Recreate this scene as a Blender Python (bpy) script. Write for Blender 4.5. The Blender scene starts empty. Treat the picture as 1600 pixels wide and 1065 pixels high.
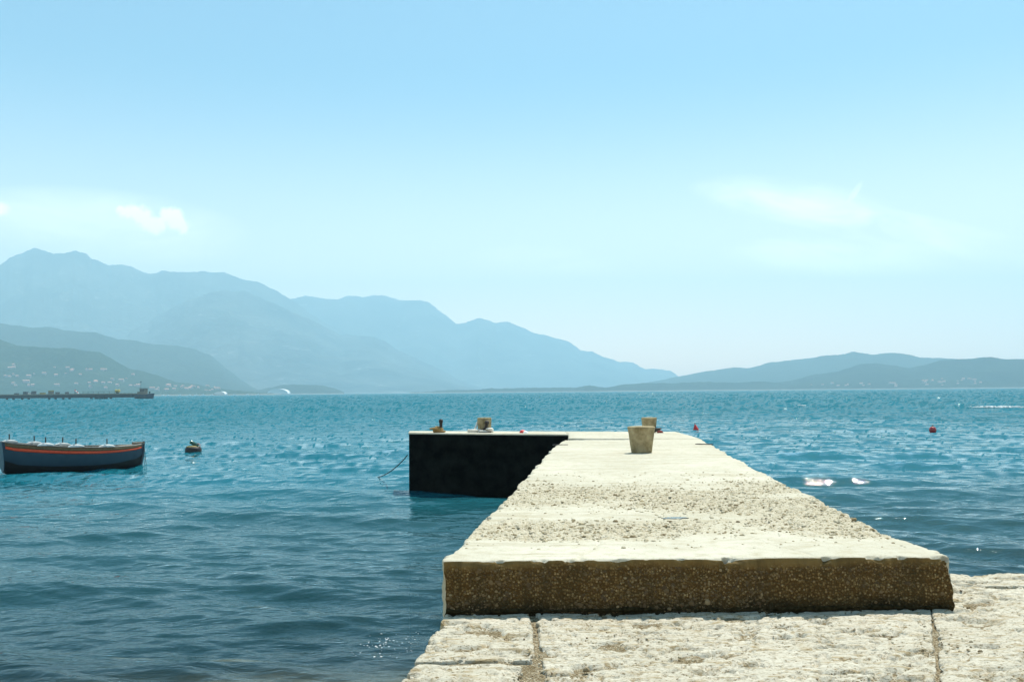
import bpy, math, random
import numpy as np
from mathutils import Vector, Matrix

random.seed(7)
RNG = np.random.default_rng(11)
SC = bpy.context.scene
COL = SC.collection
R = math.radians

# ------------------------------------------------------------------ camera
F_PX, CX, CY = 1500.0, 800.0, 532.5           # focal length and centre in photo pixels (1600 x 1065)
CAM = np.array([0.0, 0.0, 2.86])              # water level is z = 0
PITCH = math.atan((612.0 - CY) / F_PX)        # the horizon lies below the picture's centre
ROLL = 0.0088
_f = np.array([0, math.cos(PITCH), math.sin(PITCH)])
_r0 = np.array([1.0, 0, 0])
_u0 = np.cross(_r0, _f)
_u = _u0 * math.cos(ROLL) + _r0 * math.sin(ROLL)
_r = _r0 * math.cos(ROLL) - _u0 * math.sin(ROLL)
cam_data = bpy.data.cameras.new('camera')
cam_data.sensor_width = 36.0
cam_data.sensor_fit = 'HORIZONTAL'
cam_data.lens = 36.0 * F_PX / 1600.0
cam_data.clip_start = 0.1
cam_data.clip_end = 60000.0
cam = bpy.data.objects.new('camera', cam_data)
COL.objects.link(cam)
cam.matrix_world = Matrix(((_r[0], _u[0], -_f[0], CAM[0]), (_r[1], _u[1], -_f[1], CAM[1]),
                           (_r[2], _u[2], -_f[2], CAM[2]), (0, 0, 0, 1)))
SC.camera = cam

def ray(px, py):
    d = _f + _r * ((px - CX) / F_PX) - _u * ((py - CY) / F_PX)
    return d / np.linalg.norm(d)
def at_z(px, py, z):                           # the point of the level z that a pixel looks at
    d = ray(px, py)
    return CAM + d * ((z - CAM[2]) / d[2])
def at_y(px, py, y):                           # the point at the depth y
    d = ray(px, py)
    return CAM + d * ((y - CAM[1]) / d[1])
def project(P):
    q = np.asarray(P, float) - CAM
    w = q @ _f
    return CX + F_PX * (q @ _r) / w, CY - F_PX * (q @ _u) / w

# ------------------------------------------------------------------ sky, sun, exposure
SUN_EL, SUN_AZ = R(64), R(27)                  # azimuth measured from the view direction towards the right
world = bpy.data.worlds.new('World')
SC.world = world
world.use_nodes = True
WT = world.node_tree
for n in list(WT.nodes): WT.nodes.remove(n)

def N(nt, t, **kw):
    n = nt.nodes.new(t)
    for k, v in kw.items():
        if k == 'inp':
            for a, b in v.items():
                s = n.inputs[a]
                if isinstance(b, bpy.types.NodeSocket): nt.links.new(b, s)
                else: s.default_value = b
        else: setattr(n, k, v)
    return n
def M(nt, op, a, b=None, c=None, clamp=False):
    n = nt.nodes.new('ShaderNodeMath'); n.operation = op; n.use_clamp = clamp
    for i, x in enumerate((a, b, c)):
        if x is None: continue
        if isinstance(x, bpy.types.NodeSocket): nt.links.new(x, n.inputs[i])
        else: n.inputs[i].default_value = x
    return n.outputs[0]
def MIX(nt, fac, a, b, mode='MIX'):
    n = nt.nodes.new('ShaderNodeMix'); n.data_type = 'RGBA'; n.blend_type = mode
    for s, x in ((n.inputs[0], fac), (n.inputs[6], a), (n.inputs[7], b)):
        if isinstance(x, bpy.types.NodeSocket): nt.links.new(x, s)
        elif isinstance(x, (int, float)): s.default_value = x
        else: s.default_value = (*x, 1) if len(x) == 3 else x
    return n.outputs[2]
def RAMP(nt, fac, stops, interp='LINEAR'):
    n = nt.nodes.new('ShaderNodeValToRGB'); n.color_ramp.interpolation = interp
    el = n.color_ramp.elements
    while len(el) < len(stops): el.new(0.5)
    for e, (p, c) in zip(el, stops):
        e.position = p; e.color = (c, c, c, 1) if isinstance(c, (int, float)) else (*c, 1)
    nt.links.new(fac, n.inputs[0])
    return n.outputs[0]
def NOISE(nt, vec, scale, detail=4, rough=0.55, dist=0.0, out='Fac'):
    n = N(nt, 'ShaderNodeTexNoise', inp={'Scale': scale, 'Detail': detail, 'Roughness': rough, 'Distortion': dist})
    if vec is not None: nt.links.new(vec, n.inputs['Vector'])
    return n.outputs[out]
def MAPV(nt, vec, scale=(1, 1, 1), loc=(0, 0, 0), rot=(0, 0, 0)):
    n = N(nt, 'ShaderNodeMapping', inp={'Scale': scale, 'Location': loc, 'Rotation': rot})
    nt.links.new(vec, n.inputs[0])
    return n.outputs[0]

sky = N(WT, 'ShaderNodeTexSky', sky_type='NISHITA', sun_disc=False, sun_elevation=SUN_EL, sun_rotation=SUN_AZ,
        altitude=0, air_density=1.0, dust_density=1.5, ozone_density=2.5)
tc = N(WT, 'ShaderNodeTexCoord').outputs['Generated']
sep = N(WT, 'ShaderNodeSeparateXYZ', inp={0: tc})
yy = M(WT, 'MAXIMUM', sep.outputs[1], 0.02)
U = M(WT, 'DIVIDE', sep.outputs[0], yy)        # tangent of the bearing
V = M(WT, 'DIVIDE', sep.outputs[2], yy)        # tangent of the height above the horizon
uv = N(WT, 'ShaderNodeCombineXYZ', inp={0: U, 1: V}).outputs[0]
def wisp(px, py, wu, wv, tilt, gain, nscale, stretch, lo, hi):
    """One bank of thin high cloud: a soft oval of direction filled with stretched noise."""
    d = ray(px, py); cu, cv = d[0] / d[1], d[2] / d[1]
    p = MAPV(WT, MAPV(WT, uv, loc=(-cu, -cv, 0)), rot=(0, 0, R(tilt)))
    q = MAPV(WT, p, scale=(1 / (wu / F_PX), 1 / (wv / F_PX), 1))
    ln = N(WT, 'ShaderNodeVectorMath', operation='LENGTH', inp={0: q}).outputs['Value']
    fall = M(WT, 'SUBTRACT', 1.0, ln, clamp=True)
    fall = M(WT, 'MULTIPLY', fall, M(WT, 'SUBTRACT', 3.0, M(WT, 'MULTIPLY', fall, 2.0)))
    nz = NOISE(WT, MAPV(WT, p, scale=(1, stretch, 1), loc=(px * .013, py * .017, 0)), nscale, 7, 0.55, 0.9)
    nz = RAMP(WT, nz, [(lo, 0.0), (hi, 1.0)])
    return M(WT, 'MULTIPLY', M(WT, 'MULTIPLY', fall, nz), gain)
banks = [wisp(1400, 357, 340, 32, 12, .62, 9, 3.5, .38, .72),
         wisp(1240, 315, 170, 40, 8, 0.35, 9, 3.0, .35, .75),
         wisp(1310, 403, 190, 36, 3, .70, 9, 4.0, .34, .68),
         wisp(1336, 300, 22, 6, -55, 0.3, 20, 2, .2, .6),
         wisp(150, 352, 260, 62, 6, 0.38, 6, 2.5, .26, .66),
         wisp(-10, 327, 30, 14, 0, .6, 14, 1.5, .2, .6),
         wisp(850, 410, 130, 30, 3, 0.2, 10, 3, .4, .7)]
msk = banks[0]
for b in banks[1:]: msk = M(WT, 'ADD', msk, b)
msk = M(WT, 'MINIMUM', msk, 0.9)
elev = N(WT, 'ShaderNodeMapRange', interpolation_type='SMOOTHSTEP', inp={'Value': sep.outputs[2], 'From Min': -.03, 'From Max': .33}).outputs[0]
tint = MIX(WT, elev, (4.4, 2.65, 1.65), (0.56, 0.85, 0.86))   # white sea air low down, clear blue-cyan higher up, all round
sky_col = MIX(WT, 1.0, sky.outputs[0], tint, 'MULTIPLY')
SKY_STRENGTH = 0.10
cloud_col = (17.0, 15.5, 14.0)
sky_mix = MIX(WT, msk, sky_col, cloud_col)
# a small cumulus above the mountain on the left and a scrap on the ridge
wn = N(WT, 'ShaderNodeTexNoise', inp={'Vector': uv, 'Scale': 62.0, 'Detail': 6.0, 'Roughness': .6})
wsh = N(WT, 'ShaderNodeVectorMath', operation='SCALE', inp={0: N(WT, 'ShaderNodeVectorMath', operation='SUBTRACT', inp={0: wn.outputs['Color'], 1: (.5, .5, .5)}).outputs[0], 'Scale': .020}).outputs[0]
uvw = N(WT, 'ShaderNodeVectorMath', operation='MULTIPLY', inp={0: N(WT, 'ShaderNodeVectorMath', operation='ADD', inp={0: uv, 1: wsh}).outputs[0], 1: (1, 1, 0)}).outputs[0]
cum = None
for bx_, by_, br in ((188, 330, 9), (201, 330, 11), (214, 329, 13), (224, 337, 14), (233, 346, 13), (243, 351, 12), (253, 348, 11), (262, 335, 13), (269, 334, 13), (276, 345, 15), (283, 352, 12), (286, 360, 8)):
    d_ = ray(bx_, by_)
    e_ = N(WT, 'ShaderNodeVectorMath', operation='DISTANCE', inp={0: uvw, 1: (d_[0] / d_[1], d_[2] / d_[1], 0)}).outputs['Value']
    e_ = M(WT, 'SUBTRACT', 1.0, M(WT, 'DIVIDE', e_, br / F_PX))
    cum = e_ if cum is None else M(WT, 'SMOOTH_MAX', cum, e_, .3)
cmask = N(WT, 'ShaderNodeMapRange', interpolation_type='SMOOTHSTEP', inp={'Value': cum, 'From Min': -.25, 'From Max': .5}).outputs[0]
sky_mix = MIX(WT, cmask, sky_mix, (15.0, 14.6, 14.0))
bg = N(WT, 'ShaderNodeBackground', inp={'Color': sky_mix, 'Strength': SKY_STRENGTH})
wo = N(WT, 'ShaderNodeOutputWorld', inp={'Surface': bg.outputs[0]})

sd = bpy.data.lights.new('sun', 'SUN')
sd.energy = 4.6; sd.angle = R(0.53); sd.color = (1.0, 0.95, 0.86)
sun = bpy.data.objects.new('sun', sd)
COL.objects.link(sun)
_sv = Vector((math.sin(SUN_AZ) * math.cos(SUN_EL), math.cos(SUN_AZ) * math.cos(SUN_EL), math.sin(SUN_EL)))
sun.rotation_euler = _sv.to_track_quat('Z', 'Y').to_euler()
sun.location = (10, 20, 40)

SC.view_settings.view_transform = 'Standard'
SC.view_settings.look = 'None'
SC.view_settings.gamma = 1.0
SC.view_settings.use_curve_mapping = False
SC.view_settings.exposure = 0.8
SC.cycles.use_denoising = True
SC.cycles.max_bounces = 6
SC.cycles.volume_bounces = 1
SC.cycles.transparent_max_bounces = 8
SC.cycles.sample_clamp_indirect = 6.0

# ------------------------------------------------------------------ helpers: noise, meshes
def _h(ix, iy, iz, s):
    n = (ix.astype(np.int64) * 374761393 + iy.astype(np.int64) * 668265263 + iz.astype(np.int64) * 2147483647 + s * 974711)
    n = (n ^ (n >> 13)) * 1274126177
    n = n ^ (n >> 16)
    return (n & 0xffff) / 65535.0
def vnoise(x, y, z=None, s=0):
    x = np.asarray(x, float); y = np.asarray(y, float)
    z = np.zeros_like(x) if z is None else np.asarray(z, float)
    xi, yi, zi = np.floor(x), np.floor(y), np.floor(z)
    fx, fy, fz = x - xi, y - yi, z - zi
    fx, fy, fz = [t * t * t * (t * (t * 6 - 15) + 10) for t in (fx, fy, fz)]
    out = 0
    for dx in (0, 1):
        for dy in (0, 1):
            for dz in (0, 1):
                w = (fx if dx else 1 - fx) * (fy if dy else 1 - fy) * (fz if dz else 1 - fz)
                out = out + w * _h(xi + dx, yi + dy, zi + dz, s)
    return out
def fbm(x, y, z=None, oct=4, s=0, gain=0.5):
    a, t, tot = 1.0, 0.0, 0.0
    z = np.zeros_like(np.asarray(x, float)) if z is None else z
    for o in range(oct):
        t = t + a * vnoise(x * 2 ** o, y * 2 ** o, z * 2 ** o, s + o * 17); tot += a; a *= gain
    return t / tot
def sstep(a, b, x):
    t = np.clip((x - a) / (b - a), 0, 1)
    return t * t * (3 - 2 * t)

def props(o, label=None, cat=None, group=None, kind=None):
    for k, v in (('label', label), ('category', cat), ('group', group), ('kind', kind)):
        if v: o[k] = v
    return o
def empty(name, loc, label, cat, group=None):
    o = bpy.data.objects.new(name, None)
    o.location = loc; o.empty_display_size = 0.2
    COL.objects.link(o)
    return props(o, label, cat, group)
def mesh_np(name, V_, F_, smooth=True):
    """V_ (n,3) array, F_ (m,k) array of one polygon size, or a list of tuples."""
    me = bpy.data.meshes.new(name)
    V_ = np.asarray(V_, np.float32)
    if isinstance(F_, np.ndarray):
        m, k = F_.shape
        me.vertices.add(len(V_)); me.vertices.foreach_set('co', V_.ravel())
        me.loops.add(m * k); me.loops.foreach_set('vertex_index', F_.astype(np.int32).ravel())
        me.polygons.add(m)
        me.polygons.foreach_set('loop_start', np.arange(0, m * k, k, dtype=np.int32))
        me.update(calc_edges=True)
    else:
        me.from_pydata([tuple(map(float, v)) for v in V_], [], F_)
    me.validate()
    me.polygons.foreach_set('use_smooth', np.full(len(me.polygons), smooth))
    me.update()
    return me
def obj(name, VF, mat, parent=None, smooth=True, origin=None):
    """World coordinates in; the object's origin goes to the parent's origin or to the given one."""
    V_, F_ = VF
    V_ = np.asarray(V_, float)
    if origin is None:
        origin = np.array(parent.matrix_world.translation if False else world_loc(parent)) if parent else V_.mean(0) * [1, 1, 0] + [0, 0, V_[:, 2].min()]
    me = mesh_np(name, V_ - origin, F_, smooth)
    for m in (mat if isinstance(mat, (list, tuple)) else [mat]): me.materials.append(m)
    o = bpy.data.objects.new(name, me)
    COL.objects.link(o)
    if parent:
        o.parent = parent
        o.location = Vector(np.asarray(origin) - world_loc(parent))
    else: o.location = origin
    return o
def world_loc(o):
    p = np.array(o.location)
    while o.parent:
        o = o.parent; p = p + np.array(o.location)
    return p
def grid_faces(nr, nc, off=0):
    i = np.arange(nr - 1)[:, None] * nc + np.arange(nc - 1)[None, :]
    return np.stack([i, i + 1, i + nc + 1, i + nc], -1).reshape(-1, 4) + off
def merge(*parts):
    V_, F_, o = [], [], 0
    for v, f in parts:
        v = np.asarray(v, float); V_.append(v)
        F_ += [tuple(int(i) + o for i in q) for q in f]; o += len(v)
    return np.concatenate(V_), F_
def box(c, s, rz=0.0, taper=1.0):
    c = np.asarray(c, float); s = np.asarray(s, float) / 2
    V_ = []
    for z in (-1, 1):
        t = taper if z > 0 else 1.0
        for x, y in ((-1, -1), (1, -1), (1, 1), (-1, 1)):
            p = np.array([x * s[0] * t, y * s[1] * t, z * s[2]])
            V_.append(c + [p[0] * math.cos(rz) - p[1] * math.sin(rz), p[0] * math.sin(rz) + p[1] * math.cos(rz), p[2]])
    return np.array(V_), [(3, 2, 1, 0), (4, 5, 6, 7), (0, 1, 5, 4), (1, 2, 6, 5), (2, 3, 7, 6), (3, 0, 4, 7)]
def lathe(c, prof, n=24, jitter=0.0, s=0, axis=None):
    """Profile of (radius, height) pairs turned about a vertical (or the given) axis."""
    c = np.asarray(c, float)
    a = np.linspace(0, 2 * math.pi, n, endpoint=False)
    ax = np.array([0, 0, 1.0]) if axis is None else np.asarray(axis, float) / np.linalg.norm(axis)
    t = np.array([1.0, 0, 0]) if abs(ax[0]) < .9 else np.array([0, 1.0, 0])
    e1 = np.cross(ax, t); e1 /= np.linalg.norm(e1); e2 = np.cross(ax, e1)
    V_ = []
    for k, (r, z) in enumerate(prof):
        rr = r * (1 + jitter * (fbm(np.cos(a) * 2.5 + 9, np.sin(a) * 2.5 + 9, np.full(n, z * 6.0), 3, s) - .5))
        V_.append(c + ax * z + np.outer(rr * np.cos(a), e1) + np.outer(rr * np.sin(a), e2))
    m = len(prof)
    F_ = [(k * n + i, k * n + (i + 1) % n, (k + 1) * n + (i + 1) % n, (k + 1) * n + i) for k in range(m - 1) for i in range(n)]
    F_ += [tuple(range(n))[::-1], tuple(range((m - 1) * n, m * n))]
    return np.concatenate(V_), F_
def tube(path, r, n=8, closed=False):
    P = np.asarray(path, float); m = len(P)
    rs = np.broadcast_to(np.asarray(r, float), (m,))
    V_ = []
    prev = None
    for i in range(m):
        t = P[(i + 1) % m] - P[i - 1] if closed else P[min(i + 1, m - 1)] - P[max(i - 1, 0)]
        t = t / (np.linalg.norm(t) + 1e-12)
        if prev is None:
            prev = np.cross(t, [0, 0, 1.0]) if abs(t[2]) < .9 else np.cross(t, [1.0, 0, 0])
        e1 = prev - t * (prev @ t); e1 /= np.linalg.norm(e1) + 1e-12; prev = e1
        e2 = np.cross(t, e1)
        a = np.linspace(0, 2 * math.pi, n, endpoint=False)
        V_.append(P[i] + rs[i] * (np.outer(np.cos(a), e1) + np.outer(np.sin(a), e2)))
    F_ = [(k * n + i, k * n + (i + 1) % n, ((k + 1) % m) * n + (i + 1) % n, ((k + 1) % m) * n + i)
          for k in range(m if closed else m - 1) for i in range(n)]
    if not closed: F_ += [tuple(range(n))[::-1], tuple(range((m - 1) * n, m * n))]
    return np.concatenate(V_), F_
_ico = None
def ico():
    global _ico
    if _ico is None:
        p = (1 + 5 ** .5) / 2
        v = np.array([(-1, p, 0), (1, p, 0), (-1, -p, 0), (1, -p, 0), (0, -1, p), (0, 1, p), (0, -1, -p), (0, 1, -p),
                      (p, 0, -1), (p, 0, 1), (-p, 0, -1), (-p, 0, 1)], float)
        v /= np.linalg.norm(v[0])
        f = np.array([(0, 11, 5), (0, 5, 1), (0, 1, 7), (0, 7, 10), (0, 10, 11), (1, 5, 9), (5, 11, 4), (11, 10, 2), (10, 7, 6),
                      (7, 1, 8), (3, 9, 4), (3, 4, 2), (3, 2, 6), (3, 6, 8), (3, 8, 9), (4, 9, 5), (2, 4, 11), (6, 2, 10), (8, 6, 7), (9, 8, 1)])
        _ico = (v, f)
    return _ico
def pebbles(C, rad, flat, rng):
    """Many small stones as one mesh: C (n,3) centres, rad (n,), flat squashes along the given axis vector."""
    v, f = ico()
    n = len(C)
    jit = 1 + .35 * (rng.random((n, 12, 1)) - .5)
    st = np.stack([rng.uniform(.75, 1.3, n), rng.uniform(.75, 1.3, n), rng.uniform(.75, 1.3, n)], -1)[:, None, :] * np.asarray(flat)
    ang = rng.uniform(0, 6.28, n); c, s = np.cos(ang), np.sin(ang)
    ax = int(np.argmin(flat)); i, j = [k for k in range(3) if k != ax]
    W = v[None] * jit
    Q = W.copy()
    Q[..., i] = W[..., i] * c[:, None] - W[..., j] * s[:, None]
    Q[..., j] = W[..., i] * s[:, None] + W[..., j] * c[:, None]
    Q = Q * st * rad[:, None, None] + C[:, None, :]
    F_ = f[None] + (np.arange(n) * 12)[:, None, None]
    return Q.reshape(-1, 3), F_.reshape(-1, 3)

# ------------------------------------------------------------------ materials
def mat(name):
    m = bpy.data.materials.new(name); m.use_nodes = True
    nt = m.node_tree
    for n in list(nt.nodes): nt.nodes.remove(n)
    out = N(nt, 'ShaderNodeOutputMaterial')
    return m, nt, out
def principled(nt, out, **inp):
    b = N(nt, 'ShaderNodeBsdfPrincipled', inp=inp)
    nt.links.new(b.outputs[0], out.inputs['Surface'])
    return b
def pos(nt): return N(nt, 'ShaderNodeNewGeometry').outputs['Position']
def bump(nt, h, dist, strength=1.0, normal=None):
    b = N(nt, 'ShaderNodeBump', inp={'Height': h, 'Distance': dist, 'Strength': strength})
    if normal is not None: nt.links.new(normal, b.inputs['Normal'])
    return b.outputs[0]
def simple(name, c1, c2, scale=20, rough=0.7, metal=0.0, bd=0.002, spec=0.4):
    m, nt, out = mat(name)
    p = pos(nt)
    n1 = NOISE(nt, p, scale, 5, .6)
    col = MIX(nt, RAMP(nt, n1, [(.35, 0.0), (.65, 1.0)]), c1, c2)
    principled(nt, out, **{'Base Color': col, 'Roughness': rough, 'Metallic': metal, 'Specular IOR Level': spec,
                           'Normal': bump(nt, NOISE(nt, p, scale * 4, 3), bd)})
    return m

def make_concrete():
    """Sun-bleached deck concrete; broken bands show the pebbly aggregate."""
    m, nt, out = mat('bleached_concrete')
    p = pos(nt)
    big = NOISE(nt, MAPV(nt, p, scale=(.6, .5, 1)), 1.3, 5, .6)
    mid = NOISE(nt, p, 9, 6, .65)
    fine = NOISE(nt, p, 85, 4, .7)
    vor = N(nt, 'ShaderNodeTexVoronoi', inp={'Vector': p, 'Scale': 55.0, 'Randomness': 1.0})
    agg = N(nt, 'ShaderNodeAttribute', attribute_name='aggregate').outputs['Fac']
    col = MIX(nt, RAMP(nt, big, [(.3, 0.0), (.7, 1.0)]), (.43, .405, .315), (.53, .505, .41))
    col = MIX(nt, RAMP(nt, mid, [(.48, 0.0), (.72, .6)]), col, (.34, .295, .19))
    strk = NOISE(nt, MAPV(nt, p, scale=(.35, 2.2, 1)), 2.1, 7, .66, .4)
    col = MIX(nt, RAMP(nt, strk, [(.53, 0.0), (.70, .7)]), col, (.30, .255, .16))
    speck = RAMP(nt, fine, [(.56, 0.0), (.68, 1.0)])
    col = MIX(nt, M(nt, 'MULTIPLY', speck, .6), col, (.22, .18, .10))
    stone = MIX(nt, 1.0, vor.outputs['Color'], (.5, .5, .5), 'MULTIPLY')
    hsv = N(nt, 'ShaderNodeSeparateColor', inp={0: vor.outputs['Color']})
    stone = RAMP(nt, hsv.outputs[0], [(0.0, (.20, .155, .08)), (.3, (.42, .36, .235)), (.6, (.52, .47, .35)), (1.0, (.60, .56, .45))])
    gap = RAMP(nt, vor.outputs['Distance'], [(.30, 0.0), (.62, 1.0)])
    stone = MIX(nt, M(nt, 'MULTIPLY', gap, .6), stone, (.34, .29, .19))
    col = MIX(nt, agg, col, stone)
    hgt = M(nt, 'ADD', M(nt, 'MULTIPLY', mid, .6), M(nt, 'MULTIPLY', fine, .35))
    hgt = M(nt, 'SUBTRACT', hgt, M(nt, 'MULTIPLY', M(nt, 'MULTIPLY', vor.outputs['Distance'], agg), 1.2))
    principled(nt, out, **{'Base Color': col, 'Roughness': .9, 'Specular IOR Level': .15, 'Normal': bump(nt, hgt, .016, .8)})
    return m
def make_face():
    """Front riser of the pier: exposed pebbles in brown mortar below a smoother cast rim."""
    m, nt, out = mat('pebble_mortar')
    p = pos(nt)
    z = N(nt, 'ShaderNodeSeparateXYZ', inp={0: p}).outputs[2]
    big = NOISE(nt, p, 2.2, 5, .6)
    mid = NOISE(nt, p, 14, 5, .6)
    fine = NOISE(nt, p, 120, 3, .7)
    vor = N(nt, 'ShaderNodeTexVoronoi', inp={'Vector': p, 'Scale': 60.0})
    sc = N(nt, 'ShaderNodeSeparateColor', inp={0: vor.outputs['Color']})
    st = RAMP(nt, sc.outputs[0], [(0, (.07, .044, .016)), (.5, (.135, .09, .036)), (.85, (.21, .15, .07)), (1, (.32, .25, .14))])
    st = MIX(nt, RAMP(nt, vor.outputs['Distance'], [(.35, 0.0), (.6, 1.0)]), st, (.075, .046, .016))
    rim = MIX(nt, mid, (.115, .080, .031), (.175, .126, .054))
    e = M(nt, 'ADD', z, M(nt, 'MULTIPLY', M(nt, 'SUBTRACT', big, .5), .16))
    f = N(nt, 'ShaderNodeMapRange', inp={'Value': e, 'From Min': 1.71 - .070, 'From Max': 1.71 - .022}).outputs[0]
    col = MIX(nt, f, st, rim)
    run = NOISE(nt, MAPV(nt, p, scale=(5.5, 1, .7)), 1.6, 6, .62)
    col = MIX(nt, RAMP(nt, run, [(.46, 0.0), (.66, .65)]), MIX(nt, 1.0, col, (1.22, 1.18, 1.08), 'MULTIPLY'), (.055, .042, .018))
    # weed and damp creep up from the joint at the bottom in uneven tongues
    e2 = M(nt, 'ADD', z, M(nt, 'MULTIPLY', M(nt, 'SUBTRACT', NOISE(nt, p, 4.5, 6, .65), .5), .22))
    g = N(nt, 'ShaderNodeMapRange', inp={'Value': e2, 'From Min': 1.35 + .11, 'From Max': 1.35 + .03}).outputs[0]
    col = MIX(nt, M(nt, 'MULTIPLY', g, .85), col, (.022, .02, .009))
    hgt = M(nt, 'SUBTRACT', M(nt, 'ADD', mid, M(nt, 'MULTIPLY', fine, .3)), M(nt, 'MULTIPLY', M(nt, 'SUBTRACT', 1.0, f), vor.outputs['Distance']))
    principled(nt, out, **{'Base Color': col, 'Roughness': .9, 'Specular IOR Level': .15, 'Normal': bump(nt, hgt, .02, .9)})
    return m
def make_stone():
    """Rough grey-cream paving stone of the quay."""
    m, nt, out = mat('quay_stone')
    p = pos(nt)
    big = NOISE(nt, p, 1.7, 6, .62)
    streak = NOISE(nt, MAPV(nt, p, scale=(2.2, 7, 2)), 3.0, 7, .68, .6)
    fine = NOISE(nt, MAPV(nt, p, scale=(.7, 1.3, 1)), 60, 5, .7)
    col = MIX(nt, RAMP(nt, big, [(.3, 0.0), (.7, 1.0)]), (.50, .46, .36), (.59, .555, .455))
    col = MIX(nt, RAMP(nt, streak, [(.50, 0.0), (.64, .85)]), col, (.33, .25, .13))
    col = MIX(nt, RAMP(nt, fine, [(.53, 0.0), (.63, .9)]), col, (.17, .125, .055))
    hgt = M(nt, 'ADD', M(nt, 'MULTIPLY', streak, 1.0), M(nt, 'MULTIPLY', fine, .5))
    principled(nt, out, **{'Base Color': col, 'Roughness': .92, 'Specular IOR Level': .12, 'Normal': bump(nt, hgt, .025, .9)})
    return m
def make_soil():
    m, nt, out = mat('joint_soil')
    p = pos(nt)
    vor = N(nt, 'ShaderNodeTexVoronoi', inp={'Vector': p, 'Scale': 95.0})
    v = N(nt, 'ShaderNodeSeparateColor', inp={0: vor.outputs['Color']}).outputs[0]
    col = RAMP(nt, v, [(0, (.12, .085, .04)), (.35, (.26, .205, .12)), (.75, (.40, .34, .23)), (1, (.52, .47, .35))])
    col = MIX(nt, RAMP(nt, NOISE(nt, p, 7, 5, .65), [(.45, 0.0), (.65, .6)]), col, (.17, .125, .06))
    principled(nt, out, **{'Base Color': col, 'Roughness': .95, 'Specular IOR Level': .1, 'Normal': bump(nt, vor.outputs['Distance'], -.02, .9)})
    return m
def make_pebble(name, stops):
    m, nt, out = mat(name)
    g = N(nt, 'ShaderNodeNewGeometry')
    col = RAMP(nt, g.outputs['Random Per Island'], stops)
    col = MIX(nt, M(nt, 'MULTIPLY', NOISE(nt, g.outputs['Position'], 160, 3), .5), col, (.15, .12, .08))
    principled(nt, out, **{'Base Color': col, 'Roughness': .85, 'Specular IOR Level': .2})
    return m
def make_hill(name, a, b, rock, scale, rock_amt, low=(.17, .17, .15)):
    m, nt, out = mat(name)
    p = pos(nt)
    n1 = NOISE(nt, p, scale, 8, .62)
    n2 = NOISE(nt, MAPV(nt, p, scale=(1, 1, 2.5)), scale * 3.3, 8, .65, .5)
    z = N(nt, 'ShaderNodeSeparateXYZ', inp={0: p}).outputs[2]
    col = MIX(nt, RAMP(nt, n1, [(.35, 0.0), (.65, 1.0)]), a, b)
    col = MIX(nt, RAMP(nt, n2, [(.64 - rock_amt, 0.0), (.74 - rock_amt, 1.0)]), col, rock)
    zz = M(nt, 'ADD', z, M(nt, 'MULTIPLY', M(nt, 'SUBTRACT', n2, .5), 8))
    col = MIX(nt, N(nt, 'ShaderNodeMapRange', inp={'Value': zz, 'From Min': 4.5, 'From Max': 2.5}).outputs[0], col, low)
    principled(nt, out, **{'Base Color': col, 'Roughness': 1.0, 'Specular IOR Level': 0.0,
                           'Normal': bump(nt, n2, .12 / scale, .6)})
    return m
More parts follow.
